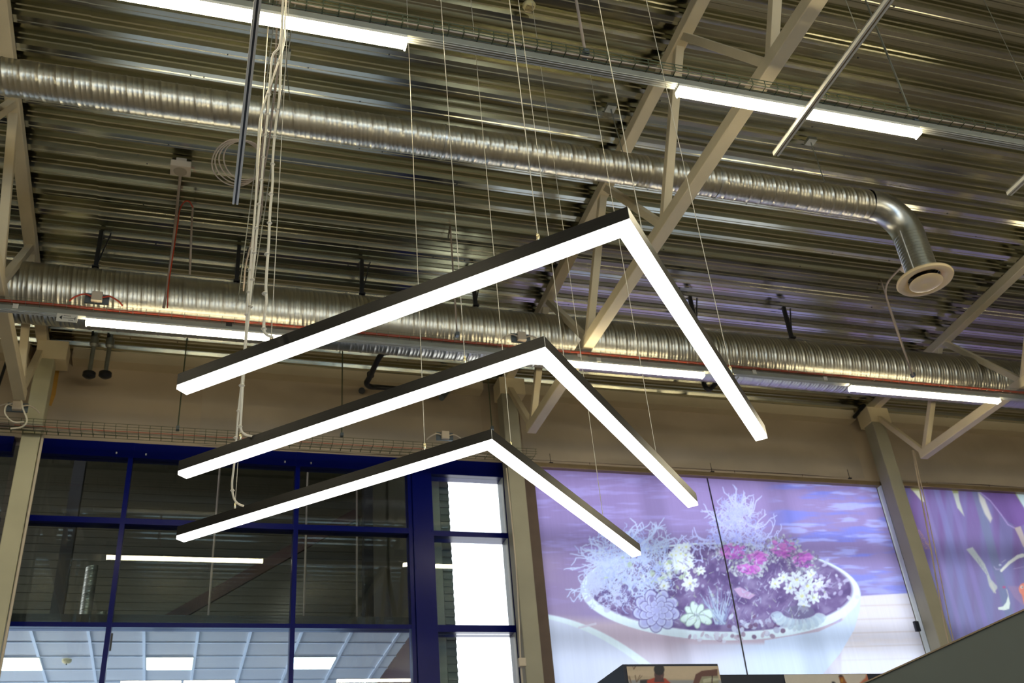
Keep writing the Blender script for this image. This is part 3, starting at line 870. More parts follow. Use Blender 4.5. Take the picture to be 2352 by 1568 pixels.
q = onY(851, 860, 11.04); MB().lathe(q, [(.042, -.03), (.046, -.02), (.046, .02), (.042, .03)], 16).build('coupling', M['black'], dp)
tag(MB().tube([onY(831, 897, 11.98), onY(831, 897, 11.90)], .045, 20).build('wall_plug', M['black']), 'round dark hole plug on the wall left of the drain pipe', 'wall plug')
dp2 = thing('drain_pipe', 'short black pipe bend under the middle lamp near the largest chevron arm', 'pipe')
t0_ = onY(1612, 850, 11.0)
MB().tube(curve_pts([np.array([t0_[0], 11.0, deckZ(11.0) - .03]), onY(1614, 862, 11.0), onY(1618, 884, 11.0), onY(1628, 894, 11.0), onY(1640, 884, 11.1), onY(1652, 872, 11.2)], 6), .036, 16).build('pipe', M['black'], dp2)
dp3 = thing('drain_pipe', 'short dark pipe stub between two chevron light arms near the wall', 'pipe')
MB().tube([onY(1037, 888, 11.95), onY(1030, 895, 11.85), onY(1014, 914, 11.7)], .04, 16).build('pipe', M['greybox'], dp3)
tag(MB().tube([onY(25, 800, 11.5), onY(-10, 905, 11.5)], .018, 8).build('black_cable', M['black']), 'black cable slanting down at the left edge behind the truss', 'cable')
tag(MB().tube([onY(1985, 930, 11.7), onY(1962, 958, 11.7)], .03, 8).build('black_strap', M['black']), 'short black strap beside the top of the right column', 'strap')

# tape remnants
for pts, lab in (([(128, 835), (138, 838), (128, 905), (118, 932), (112, 930), (120, 895)], 'ochre tape strip hanging beside the left column top'),
                 ([(1275, 915), (1335, 914), (1340, 924), (1275, 923)], 'ochre tape strip under the eaves near the second chevron apex'),
                 ([(900, 979), (926, 984), (925, 988), (900, 983)], 'short ochre tape strip on the wall between two chevron arms'),
                 ([(2070, 985), (2125, 985), (2128, 990), (2070, 992)], 'ochre tape strip under the eaves at right')):
    V = [onY(x, y, 11.996) for x, y in pts]; n = len(V)
    V2 = [v + np.array([0, .004, 0]) for v in V]
    mb = MB().add(V + V2, [tuple(range(n)), tuple(range(2 * n - 1, n - 1, -1))] + [(i, (i + 1) % n, n + (i + 1) % n, n + i) for i in range(n)])
    tag(mb.build('tape_strip', M['tape']), lab, 'tape')

# ================================================================== CHEVRON PENDANTS
PZ = 3.80
DL, DR = math.radians(136.1), math.radians(46.2)
uL = np.array([math.cos(DL), math.sin(DL)]); uR = np.array([math.cos(DR), math.sin(DR)])
W = .063; LEN = 1.952
def chevron(inner, label, hooks, cab, name_i):
    t = thing('chevron_pendant', label, 'pendant light', 'chevron pendants hung in a row')
    dl, dr, ll, lr = GEO[name_i]
    uL = np.array([math.cos(math.radians(dl)), math.sin(math.radians(dl))]); uR = np.array([math.cos(math.radians(dr)), math.sin(math.radians(dr))])
    inner = np.array(inner, float)
    nL = np.array([-uL[1], uL[0]]); nL = nL if nL @ np.array([0, -1]) > 0 else -nL      # towards the camera side
    nR = np.array([-uR[1], uR[0]]); nR = nR if nR @ np.array([0, -1]) > 0 else -nR
    def outer_apex(i0, w):
        A = np.array([[nL[0], nL[1]], [nR[0], nR[1]]]); return i0 + np.linalg.solve(A, np.array([w, w]))
    def vee(inset, z0, z1, ext, close=True):
        i0 = outer_apex(inner, inset); o0 = outer_apex(inner, W - inset)
        li = inner + uL * (ll - ext) + nL * inset; lo = inner + uL * (ll - ext) + nL * (W - inset)
        ri = inner + uR * (lr - ext) + nR * inset; ro = inner + uR * (lr - ext) + nR * (W - inset)
        ring = [i0, li, lo, o0, ro, ri]
        vs = [(p[0], p[1], z0) for p in ring] + [(p[0], p[1], z1) for p in ring]
        fs = [(0, 1, 2, 3), (0, 3, 4, 5), (6, 9, 8, 7), (6, 11, 10, 9)] + [(i, (i + 1) % 6, 6 + (i + 1) % 6, 6 + i) for i in range(6)]
        return MB().add(vs, fs)
    vee(0, PZ + .020, PZ + .074, 0).build('housing', M['black_lac'], t)
    vee(.0015, PZ, PZ + .020, -.001).build('diffuser', M['e_pend'], t)
    # mitre line and end caps
    o0 = outer_apex(inner, W)
    MB().tube([(o0[0], o0[1], PZ + .021), (o0[0], o0[1], PZ + .073)], .0012, 6).build('mitre_seam', M['alu'], t)
    for u, n, ln in ((uL, nL, ll), (uR, nR, lr)):
        c = inner + u * ln + n * W / 2
        a = c - n * W / 2; b = c + n * W / 2
        MB().bar((a[0], a[1], PZ + .047), (b[0], b[1], PZ + .047), .054, .003, (0, 0, 1)).build('end_cap', M['black_lac'], t)
    for h in hooks:
        h = np.array(h)
        # keep the hook on the arm's centre line
        zt = deckZ(h[1]) + .01
        w_ = MB().tube([(h[0], h[1], PZ + .115), (h[0], h[1], zt)], .0019, 6).build('suspension_wire', M['wire'], t)
        g = MB().lathe((h[0], h[1], PZ + .074), [(0, .0), (.010, 0), (.010, .006), (.0035, .010), (.0035, .016), (.0065, .020), (.0065, .044), (.0045, .050), (.0022, .056)], 14).build('cable_gripper', M['brass'], w_)
        MB().box(h[0] - .020, h[0] + .020, h[1] - .006, h[1] + .006, PZ + .0735, PZ + .078).build('mounting_clip', M['alu'], w_)
    c = MB().tube(curve_pts(cab[0], 8), .0062, 8).build('power_cable', M['white_cable'], t)
    for b in cab[1]:
        MB().lathe(b, [(0, -.009), (.006, -.008), (.0125, 0), (.006, .008), (0, .009)], 10).build('cable_clip', M['white_cable'], c)
    return t

def armpt(inner, u, s):
    inner = np.array(inner)
    n = np.array([-u[1], u[0]]); n = n if n @ np.array([0, -1]) > 0 else -n
    p = inner + n * W / 2 + u * s; return (p[0], p[1])

inn = [(1.379, 2.587), (1.355, 3.454), (1.366, 4.310)]
GEO = [(136.45, 47.25, 1.990, 1.965), (135.86, 46.01, 1.941, 1.986), (136.08, 45.43, 1.932, 1.926)]
lab = ['largest and nearest black chevron pendant light, its apex highest in the picture',
       'middle black chevron pendant light hanging between the other two',
       'smallest and lowest black chevron pendant light in front of the glazing']
# the supply cables climb from each left arm to the narrow wire tray and up
T0 = onZ(652, 30, 7.9)
def cablepath(pix, ya, yb):
    """pixels of a cable whose depth runs evenly from ya at its lower end to yb at the frame top"""
    y0 = max(p[1] for p in pix[:4])
    return [onY(x, y, yb + (ya - yb) * min(1.0, y / y0)) for x, y in pix]
pix0 = [(628, 775), (612, 768), (606, 755), (608, 720), (612, 690), (611, 650), (617, 560), (620, 490), (626, 420), (627, 360), (633, 290), (640, 240), (643, 200), (646, 130), (648, 60), (650, 0), (652, -60)]
pix1 = [(579, 1002), (562, 997), (553, 983), (554, 940), (557, 870), (562, 800), (570, 740), (577, 660), (586, 580), (591, 520), (599, 440), (606, 350), (615, 260), (619, 200), (626, 130), (640, 110), (645, 80), (649, 20), (651, -60)]
pix2 = [(560, 1162), (545, 1155), (536, 1140), (533, 1110), (538, 1065), (543, 1005), (548, 940), (556, 870), (563, 790), (568, 700), (576, 600), (586, 480), (590, 400), (593, 330), (603, 250), (650, 110), (654, 50), (657, 0), (659, -60)]
DEP = [(3.53, 3.90), (4.45, 4.02), (5.26, 4.20)]
c0, c1, c2 = [cablepath(p, *d) for p, d in zip((pix0, pix1, pix2), DEP)]
def clips(pix, i):
    y0 = (775, 1002, 1162)[i]; ya, yb = DEP[i]
    return [onY(x, y, yb + (ya - yb) * y / y0) for x, y in pix]
k0 = clips([(606, 755), (608, 674), (613, 584), (619, 512), (622, 446), (626, 377), (630, 314), (636, 253)], 0)
k1 = clips([(551, 979), (557, 885), (575, 704), (580, 642), (584, 581), (589, 524), (595, 469), (600, 413), (605, 361), (609, 310), (614, 263), (618, 217)], 1)
k2 = clips([(541, 1005), (548, 943), (553, 885), (534, 1126), (566, 722), (571, 670), (574, 619), (578, 571), (645, 88), (641, 140)], 2)
hook_px = [[(605, 775), (1224, 540), (1490, 560), (1681, 855)], [(548, 1008), (1057, 825), (1318, 828), (1525, 1050)], [(532, 1165), (957, 1020), (1190, 1025), (1400, 1195)]]
for i in range(3):
    hs = []
    for j, px in enumerate(hook_px[i]):
        q = onZ(*px, PZ + .09); u = uL if j < 2 else uR
        s = (q[:2] - np.array(inn[i])) @ u; hs.append(armpt(inn[i], u, s))
    chevron(inn[i], lab[i], hs, [(c0, k0), (c1, k1), (c2, k2)][i], i)

# ================================================================== PICTURE BLINDS (painted vertex by vertex, printed cloth)
class Paint:
    def __init__(s, x0, y0, x1, y1, res=1.0):
        s.x0, s.y0, s.r = x0, y0, res
        s.w = int((x1 - x0) * res) + 1; s.h = int((y1 - y0) * res) + 1
        s.a = np.zeros((s.h, s.w, 3)); s.X, s.Y = np.meshgrid(x0 + np.arange(s.w) / res, y0 + np.arange(s.h) / res)
    def blend(s, m, c, sl=None):
        c = np.array(c, float)
        if sl is None: s.a += m[..., None] * (c - s.a)
        else: s.a[sl] += m[..., None] * (c - s.a[sl])
    def noise(s, sx, sy, seed, oct=4):
        r = np.random.default_rng(seed); out = np.zeros_like(s.X); amp = 1; tot = 0
        for o in range(oct):
            gx, gy = sx / 2 ** o, sy / 2 ** o
            nx, ny = int(s.w / s.r / gx) + 3, int(s.h / s.r / gy) + 3
            g = r.uniform(0, 1, (ny, nx))
            fx = (s.X - s.x0) / gx; fy = (s.Y - s.y0) / gy
            ix, iy = fx.astype(int), fy.astype(int); tx, ty = fx - ix, fy - iy
            tx = tx * tx * (3 - 2 * tx); ty = ty * ty * (3 - 2 * ty)
            out += amp * ((g[iy, ix] * (1 - tx) + g[iy, ix + 1] * tx) * (1 - ty) + (g[iy + 1, ix] * (1 - tx) + g[iy + 1, ix + 1] * tx) * ty)
            tot += amp; amp *= .5
        return out / tot
    def win(s, xa, ya, xb, yb, pad):
        i0 = max(0, int((ya - pad - s.y0) * s.r)); i1 = min(s.h, int((yb + pad - s.y0) * s.r) + 2)
        j0 = max(0, int((xa - pad - s.x0) * s.r)); j1 = min(s.w, int((xb + pad - s.x0) * s.r) + 2)
        return (slice(i0, i1), slice(j0, j1)) if i1 > i0 and j1 > j0 else None
    def ell(s, cx, cy, rx, ry, c, rot=0, soft=1.2, al=1.0):
        R = max(rx, ry); sl = s.win(cx - R, cy - R, cx + R, cy + R, soft + 1)
        if sl is None: return
        dx, dy = s.X[sl] - cx, s.Y[sl] - cy; ca, sa = math.cos(rot), math.sin(rot)
        u, v = (dx * ca + dy * sa) / rx, (-dx * sa + dy * ca) / ry
        d = (np.sqrt(u * u + v * v) - 1) * min(rx, ry)
        s.blend(np.clip(.5 - d / soft, 0, 1) * al, c, sl)
    def seg(s, a, b, w, c, al=1.0, soft=1.0, w2=None):
        w2 = w if w2 is None else w2
        sl = s.win(min(a[0], b[0]), min(a[1], b[1]), max(a[0], b[0]), max(a[1], b[1]), max(w, w2) + 2)
        if sl is None: return
        ax, ay = a; dx, dy = b[0] - ax, b[1] - ay; L = dx * dx + dy * dy + 1e-9
        t = np.clip(((s.X[sl] - ax) * dx + (s.Y[sl] - ay) * dy) / L, 0, 1)
        d = np.hypot(s.X[sl] - ax - t * dx, s.Y[sl] - ay - t * dy) - (w + (w2 - w) * t) / 2
        s.blend(np.clip(.5 - d / soft, 0, 1) * al, c, sl)
    def line(s, pts, w, c, al=1.0, soft=1.0, w2=None):
        n = len(pts) - 1; w2 = w if w2 is None else w2
        for i in range(n): s.seg(pts[i], pts[i + 1], w + (w2 - w) * i / n, c, al, soft, w + (w2 - w) * (i + 1) / n)
    def poly(s, pts, c, al=1.0, soft=1.5):
        P = np.array(pts, float); sl = s.win(P[:, 0].min(), P[:, 1].min(), P[:, 0].max(), P[:, 1].max(), soft + 2)
        if sl is None: return
        x, y = s.X[sl], s.Y[sl]; ins = np.zeros(x.shape, bool); dm = np.full(x.shape, 1e9)
        for i in range(len(P)):
            a, b = P[i], P[(i + 1) % len(P)]
            cnd = (a[1] > y) != (b[1] > y)
            xi = (b[0] - a[0]) * (y - a[1]) / (b[1] - a[1] + 1e-12) + a[0]
            ins ^= cnd & (x < xi)
            dx, dy = b - a; t = np.clip(((x - a[0]) * dx + (y - a[1]) * dy) / (dx * dx + dy * dy + 1e-9), 0, 1)
            dm = np.minimum(dm, np.hypot(x - a[0] - t * dx, y - a[1] - t * dy))
        d = np.where(ins, -dm, dm); s.blend(np.clip(.5 - d / soft, 0, 1) * al, c, sl)
    def sample(s, px, py):
        j = np.clip(((px - s.x0) * s.r), 0, s.w - 1.001); i = np.clip(((py - s.y0) * s.r), 0, s.h - 1.001)
        j0, i0 = j.astype(int), i.astype(int); tj, ti = (j - j0)[..., None], (i - i0)[..., None]
        A = s.a
        return (A[i0, j0] * (1 - tj) + A[i0, j0 + 1] * tj) * (1 - ti) + (A[i0 + 1, j0] * (1 - tj) + A[i0 + 1, j0 + 1] * tj) * ti


def project(P):
    d = P - CAM; x = d @ AR; y = d @ AU; z = d @ AF
    return 1176 + FPX * x / z, 784 - FPX * y / z


def printed(name, x0, x1, z0, z1, y, pt, m, parent, nx, nz, th=0.0, wave=0.0):
    """cloth / print in the plane y, its picture stored as a colour attribute"""
    xs = np.linspace(x0, x1, nx); zs = np.linspace(z0, z1, nz); XX, ZZ = np.meshgrid(xs, zs)
    P = np.stack([XX, np.full_like(XX, y), ZZ], -1)
    px, py = project(P)
    C = pt.sample(px, py) / 255.0
    lin = np.where(C <= .04045, C / 12.92, ((np.clip(C, 0, 1) + .055) / 1.055) ** 2.4)
    if wave: P[..., 1] += wave * np.sin(XX * 9 + .6 * np.sin(ZZ * 2)) 
    me = bpy.data.meshes.new(name)
    idx = np.arange(nx * nz).reshape(nz, nx)
    F = np.stack([idx[:-1, :-1], idx[:-1, 1:], idx[1:, 1:], idx[1:, :-1]], -1).reshape(-1, 4)
    me.vertices.add(nx * nz); me.vertices.foreach_set('co', P.reshape(-1))
    me.loops.add(F.size); me.loops.foreach_set('vertex_index', F.reshape(-1).astype(np.int32))
    me.polygons.add(len(F)); me.polygons.foreach_set('loop_start', np.arange(0, F.size, 4, dtype=np.int32))
    me.update(calc_edges=True); me.validate()
    me.polygons.foreach_set('use_smooth', [True] * len(F))
    ca = me.color_attributes.new('print', 'FLOAT_COLOR', 'POINT')
    ca.data.foreach_set('color', np.concatenate([lin.reshape(-1, 3), np.ones((nx * nz, 1))], 1).astype(np.float32).reshape(-1))
    me.materials.append(m)
    o = bpy.data.objects.new(name, me); col.objects.link(o); o.parent = parent
    return o


def cloth_mat(name, gain=1.0, trans=0.75):
    m, nt, b = new_mat(name); N, L = nt.nodes, nt.links
    out = N['Material Output']; N.remove(b)
    at = N.new('ShaderNodeAttribute'); at.attribute_name = 'print'
    tc = N.new('ShaderNodeTexCoord'); nz = N.new('ShaderNodeTexNoise'); nz.inputs['Scale'].default_value = 30
    mp = N.new('ShaderNodeMapping'); mp.inputs['Scale'].default_value = (1, 1, .03)
    L.new(tc.outputs['Object'], mp.inputs[0]); L.new(mp.outputs[0], nz.inputs['Vector'])
    mr = N.new('ShaderNodeMapRange'); mr.inputs[3].default_value = .93 * gain; mr.inputs[4].default_value = 1.04 * gain
    L.new(nz.outputs[0], mr.inputs[0])
    vm = N.new('ShaderNodeVectorMath'); vm.operation = 'SCALE'
    L.new(at.outputs['Color'], vm.inputs[0]); L.new(mr.outputs[0], vm.inputs['Scale'])
    tr = N.new('ShaderNodeBsdfTranslucent'); df = N.new('ShaderNodeBsdfDiffuse'); mx = N.new('ShaderNodeMixShader')
    mx.inputs[0].default_value = trans
    L.new(vm.outputs[0], tr.inputs[0]); L.new(vm.outputs[0], df.inputs[0])
    L.new(df.outputs[0], mx.inputs[1]); L.new(tr.outputs[0], mx.inputs[2]); L.new(mx.outputs[0], out.inputs[0])
    return m


def print_mat(name):
    m, nt, b = new_mat(name); N, L = nt.nodes, nt.links
    at = N.new('ShaderNodeAttribute'); at.attribute_name = 'print'
    tc = N.new('ShaderNodeTexCoord'); nz = N.new('ShaderNodeTexNoise'); nz.inputs['Scale'].default_value = 40
    mr = N.new('ShaderNodeMapRange'); mr.inputs[3].default_value = .95; mr.inputs[4].default_value = 1.05
    L.new(tc.outputs['Object'], nz.inputs['Vector']); L.new(nz.outputs[0], mr.inputs[0])
    vm = N.new('ShaderNodeVectorMath'); vm.operation = 'SCALE'
    L.new(at.outputs['Color'], vm.inputs[0]); L.new(mr.outputs[0], vm.inputs['Scale'])
    L.new(vm.outputs[0], b.inputs['Base Color']); b.inputs['Roughness'].default_value = .5
    return m

# ---- blind 1: shallow planter of twigs, kale, flowers and succulents
PT = Paint(1170, 1060, 2130, 1620)
yy = (PT.Y - 1090) / 400
base = np.stack([155 - 2 * yy, 136 + 8 * yy, 190 + 2 * yy], -1); PT.a[:] = base
n1 = PT.noise(90, 12, 1); n2 = PT.noise(60, 9, 2, 3); n3 = PT.noise(200, 120, 3)
leftm = np.clip((1400 - PT.X) / 160, 0, 1) * np.clip((PT.Y - 1230) / 60, 0, 1)
PT.blend(leftm * .8, (165, 148, 172))
PT.blend(np.clip((n3 - .5) * 3, 0, 1) * .35, (130, 112, 178))
m = np.clip((n1 - .52) * 6, 0, 1) * np.clip((PT.X - 1750) / 60, 0, 1); PT.blend(m * .75, (128, 138, 232))
m = np.clip((n2 - .56) * 7, 0, 1) * np.clip((PT.X - 1760) / 60, 0, 1); PT.blend(m * .8, (176, 182, 250))
m = np.clip((PT.noise(70, 8, 8) - .55) * 6, 0, 1) * np.clip((1700 - PT.X) / 200, 0, 1) * np.clip((1400 - PT.Y) / 60, 0, 1); PT.blend(m * .45, (180, 172, 240))
m = np.clip((PT.X - 1700) / 80, 0, 1) * np.clip((PT.Y - 1290) / 40, 0, 1); PT.blend(m * .35, (146, 150, 215))
# white table edge and table cloth, lower left
def ycurve(x): return 1412 + (x - 1215) * .05 + np.clip(x - 1215, 0, None) ** 2 * .00140
cy = ycurve(PT.X)
PT.blend(np.clip((PT.Y - 1410) / 25, 0, 1) * np.clip((1990 - PT.X) / 10, 0, 1) * .75, (214, 198, 206))
PT.blend(np.clip((PT.Y - 1470) / 60, 0, 1) * np.clip((1990 - PT.X) / 10, 0, 1) * .7, (218, 224, 244))
PT.blend(np.clip((PT.Y - cy + 8) / 3, 0, 1), (216, 226, 250))
wd = 7 + (PT.X - 1215) * .055
PT.blend(np.clip((wd / 2 - np.abs(PT.Y - cy)) / 3 + .5, 0, 1) * np.clip((1540 - PT.X) / 10, 0, 1), (228, 246, 255))
PT.line([(1330, 1441), (1368, 1432)], 5, (215, 214, 232), .8)
# planks, right
pl = np.clip((PT.Y - (1368 - (PT.X - 1960) * .06)) / 2.5, 0, 1) * np.clip((PT.X - 1930) / 6, 0, 1)
PT.blend(pl, (222, 220, 232))
g = np.clip(np.abs(((PT.Y + (PT.X - 1960) * .03 - 1392) % 31) - 15) - 13, 0, 2) / 2
PT.blend(pl * g * .35, (186, 168, 160)); PT.blend(pl * np.clip((PT.noise(80, 10, 5) - .5) * 3, 0, 1) * .25, (228, 205, 185))
PT.blend(pl * np.clip((PT.Y - 1470) / 50, 0, 1) * .6, (222, 230, 248))
# pot body and rim
body = [(1336, 1352), (1352, 1392), (1395, 1428), (1470, 1455), (1560, 1472), (1660, 1478), (1760, 1474), (1850, 1460), (1920, 1434), (1962, 1398), (1975, 1368), (1976, 1392), (1964, 1440), (1938, 1490), (1905, 1532), (1860, 1600), (1560, 1600), (1500, 1530), (1420, 1475), (1360, 1420)]
PT.blend(np.clip((PT.X - 1540) / 215, 0, 1) * np.clip((1758 - PT.X) / 2, 0, 1) * np.clip((PT.Y - 1474) / 8, 0, 1), (208, 224, 250))
PT.poly([(1880, 1450), (1935, 1425), (1968, 1385), (1977, 1360), (1975, 1400), (1962, 1446), (1930, 1500), (1880, 1560), (1840, 1618), (1756, 1618), (1756, 1470)], (208, 224, 250))
PT.ell(1655, 1358, 321, 112, (226, 244, 255), .02)
PT.ell(1655, 1350, 303, 100, (120, 104, 150), .02, 3)
sl = PT.a[...]; inside = ((PT.X - 1655) / 300) ** 2 + ((PT.Y - 1350) / 99) ** 2 < 1
nn = PT.noise(26, 20, 12, 4); PT.blend(inside * np.clip((nn - .5) * 4, 0, 1) * .5, (165, 158, 196)); PT.blend(inside * np.clip((.47 - nn) * 5, 0, 1) * .6, (88, 74, 120))
PT.poly([(1345, 1345), (1372, 1302), (1420, 1275), (1450, 1300), (1400, 1330), (1370, 1370)], (196, 208, 244), .8)
R_ = random.Random(5)
def twig(x, y, ang, L, w, c, curl=.5, al=.9, depth=0):
    pts = [(x, y)]; n = 7
    for i in range(n):
        ang += R_.gauss(0, curl); x += math.cos(ang) * L / n; y += math.sin(ang) * L / n; pts.append((x, y))
        if depth < 1 and R_.random() < .35: twig(x, y, ang + R_.choice((-1, 1)) * R_.uniform(.5, 1.2), L * .35, w * .8, c, curl, al, depth + 1)
    PT.line(pts, w, c, al, 1.0, w * .7)
for i in range(300):     # left tangle
    a = R_.uniform(0, 6.28); r = math.sqrt(R_.random())
    cx, cy_ = 1455 + 92 * r * math.cos(a), 1300 + 62 * r * math.sin(a)
    v = R_.uniform(-18, 18); twig(cx, cy_, R_.uniform(0, 6.28), R_.uniform(28, 60), R_.uniform(1.6, 2.8), (188 + v, 204 + v, 244), .55, .85)
for (x, y, a, L) in ((1420, 1255, -1.9, 50), (1450, 1240, -1.2, 45), (1478, 1250, -1.0, 60), (1500, 1262, -.8, 60), (1380, 1290, 3.0, 60), (1350, 1350, 2.8, 40), (1400, 1300, -2.6, 70), (1345, 1360, -2.3, 40), (1520, 1290, -1.1, 60), (1385, 1270, -2.4, 40)):
    for k in range(3): twig(x + R_.uniform(-8, 8), y, a + R_.gauss(0, .25), L, 3.0, (200, 214, 250), .22, .9)
for i in range(230):     # upper tangle, a pointed heap
    v = R_.random(); hw = 12 + 72 * v
    cx = 1690 + R_.uniform(-hw, hw); cy_ = 1150 + 118 * v
    q = R_.uniform(-20, 15); twig(cx, cy_, R_.uniform(0, 6.28), R_.uniform(20, 46), R_.uniform(1.5, 2.6), (186 + q, 192 + q, 242), .6, .85)
for (x, y, a, L) in ((1692, 1165, -1.7, 42), (1700, 1165, -1.3, 34), (1720, 1185, -.9, 48), (1735, 1215, -1.0, 44), (1650, 1200, -2.3, 44), (1625, 1240, 3.5, 50), (1600, 1262, -2.6, 40), (1755, 1240, -.6, 50), (1775, 1250, -1.4, 40), (1610, 1290, -2.0, 46)):
    for k in range(2): twig(x + R_.uniform(-5, 5), y, a + R_.gauss(0, .2), L, 2.8, (196, 202, 250), .3, .95)
# kale heads: magenta hearts with grey-green frills
for (cx, cy_, rx, ry) in ((1688, 1270, 48, 24), (1800, 1262, 42, 30), (1845, 1290, 34, 26), (1740, 1285, 30, 20), (1720, 1310, 40, 14)):
    for k in range(120):
        a = R_.uniform(0, 6.28); r = R_.uniform(.55, 1.15); PT.ell(cx + rx * r * math.cos(a), cy_ + ry * r * math.sin(a), R_.uniform(2, 4.5), R_.uniform(1.5, 3), R_.choice([(176, 186, 196), (150, 150, 172), (196, 206, 214), (135, 120, 160)]), R_.uniform(0, 3), al=.8)
    for k in range(60):
        a = R_.uniform(0, 6.28); r = R_.random() ** .7 * .75; PT.ell(cx + rx * r * math.cos(a), cy_ - 4 + ry * r * math.sin(a), R_.uniform(3, 7), R_.uniform(1.5, 3.5), R_.choice([(196, 110, 206), (176, 96, 190), (214, 140, 216)]), R_.uniform(-.4, .4), al=.7)
# cream flower clusters
def daisy(cx, cy_, r, c=(228, 240, 250), heart=(222, 226, 170)):
    k0 = R_.uniform(0, 1)
    for k in range(7):
        a = k0 + 2 * math.pi * k / 7; PT.ell(cx + .55 * r * math.cos(a), cy_ + .5 * r * math.sin(a), r * .52, r * .26, c, a, al=.92)
    PT.ell(cx, cy_, r * .22, r * .2, heart)
for k in range(26): daisy(1572 + R_.gauss(0, 24), 1285 + R_.gauss(0, 13), R_.uniform(8, 13))
for k in range(20): PT.ell(1545 + R_.gauss(0, 40), 1315 + R_.gauss(0, 12), R_.uniform(4, 8), R_.uniform(3, 6), R_.choice([(196, 220, 186), (220, 232, 226), (176, 196, 176)]), R_.uniform(0, 3), al=.7)
for (x, y, r) in ((1585, 1340, 19), (1830, 1330, 20), (1855, 1345, 18), (1842, 1368, 19), (1815, 1350, 15), (1870, 1372, 15), (1800, 1325, 14), (1862, 1320, 14), (1846, 1392, 15), (1780, 1340, 14), (1525, 1345, 13), (1880, 1340, 13)): daisy(x, y, r)
for k in range(40): PT.ell(1900 + R_.gauss(0, 30), 1350 + R_.gauss(0, 22), R_.uniform(3, 9), R_.uniform(2, 5), R_.choice([(206, 210, 240), (170, 160, 205), (222, 228, 246)]), R_.uniform(0, 3), al=.7)
for k in range(50): PT.ell(1640 + R_.gauss(0, 120), 1330 + R_.gauss(0, 22), R_.uniform(2, 6), R_.uniform(2, 4), R_.choice([(190, 212, 180), (150, 150, 186), (200, 208, 234)]), R_.uniform(0, 3), al=.6)
# lavender rosette
def rosette(cx, cy_, R0, cols, n0=9, sq=.85):
    for ring in range(4, 0, -1):
        rr = R0 * ring / 4; n = max(5, n0 - (4 - ring))
        for k in range(n):
            a = 2 * math.pi * k / n + ring * .4
            x, y = cx + rr * .62 * math.cos(a), cy_ + rr * .62 * sq * math.sin(a)
            PT.ell(x, y, rr * .46, rr * .33, (112, 104, 162), a, al=.75); PT.ell(x, y, rr * .41, rr * .28, cols[1], a, al=.9)
            PT.ell(x - 1.5 * math.cos(a), y - 1.2 * math.sin(a), rr * .36, rr * .21, cols[0], a, 3, al=.85)
    PT.ell(cx, cy_, R0 * .12, R0 * .1, cols[0])
rosette(1508, 1402, 52, [(172, 176, 226), (204, 214, 246)])
for (a, L) in ((-2.5, 34), (-1.9, 36), (-1.2, 30), (-.2, 44), (.5, 36), (1.6, 30), (2.9, 40), (2.4, 34)):
    x, y = 1602 + math.cos(a) * L * .55, 1414 + math.sin(a) * L * .5
    PT.ell(x, y, L * .5, L * .28, (150, 170, 170), a); PT.ell(x, y, L * .44, L * .22, (208, 230, 226), a)
# spiky aloe
for k in range(26):
    a = -1.57 + R_.uniform(-.75, .55); L = R_.uniform(50, 90)
    PT.line([(1655 + R_.uniform(-12, 12), 1432), (1650 + math.cos(a) * L, 1430 + math.sin(a) * L)], 4, (176, 196, 220) if k % 2 else (140, 150, 190), .9, 1, 1)
for k in range(40): PT.ell(1735 + R_.gauss(0, 45), 1438 + R_.gauss(0, 10), R_.uniform(4, 9), R_.uniform(3, 7), R_.choice([(180, 186, 216), (150, 140, 176), (206, 216, 240), (120, 96, 130)]), R_.uniform(0, 3), al=.85)
for k in range(30): PT.ell(1660 + R_.gauss(0, 60), 1462 + R_.gauss(0, 5), R_.uniform(4, 8), R_.uniform(3, 5), R_.choice([(196, 186, 206), (160, 140, 166), (216, 220, 240)]), R_.uniform(0, 3), al=.85)
PT.poly([(1685, 1352), (1700, 1348), (1735, 1366), (1722, 1376), (1700, 1370)], (206, 176, 214), .8)
for k in range(16):
    a = .3 + k * .18; PT.ell(1835 + 52 * math.cos(a), 1408 + 26 * math.sin(a), 14, 8, (176, 196, 216) if k % 2 else (196, 214, 226), a, al=.75)
PT.ell(1835, 1405, 36, 15, (120, 118, 150), al=.7)
for k in range(22): PT.ell(1420 + R_.gauss(0, 30), 1372 + R_.gauss(0, 10), R_.uniform(5, 12), R_.uniform(4, 7), R_.choice([(196, 200, 236), (130, 120, 170), (110, 100, 150)]), R_.uniform(0, 3), al=.75)

# loose clutter of leaf tips, moss and twigs over the whole planting
for k in range(620):
    a = R_.uniform(0, 6.28); r = math.sqrt(R_.random()) * .93
    x, y = 1655 + 285 * r * math.cos(a), 1352 + 92 * r * math.sin(a)
    if (x - 1508) ** 2 + (y - 1402) ** 2 < 1300: continue
    c = R_.choice([(182, 196, 226), (196, 206, 236), (110, 98, 146), (96, 84, 128), (176, 196, 176), (160, 150, 196), (214, 222, 244)])
    b_ = R_.uniform(-1.2, 1.2) - 1.57; L_ = R_.uniform(4, 15)
    PT.seg((x, y), (x + L_ * math.cos(b_), y + L_ * math.sin(b_)), R_.uniform(1.2, 3.2), c, R_.uniform(.35, .8), 1.2, .8)
for k in range(90):
    x = R_.uniform(1345, 1440); y = 1330 + (x - 1345) * .5 + R_.gauss(0, 16)
    twig(x, y, R_.uniform(0, 6.28), R_.uniform(14, 34), 1.6, (196, 208, 246), .6, .7)
CL = cloth_mat('printed_roller_blind_cloth', 1.0, .72)
bl = thing('picture_blind', 'large printed roller blind showing a shallow planter of twigs and flowers', 'roller blind')
printed('cloth', 4.375, 9.885, 2.9, 7.415, 11.84, PT, CL, bl, 620, 440, wave=.0)
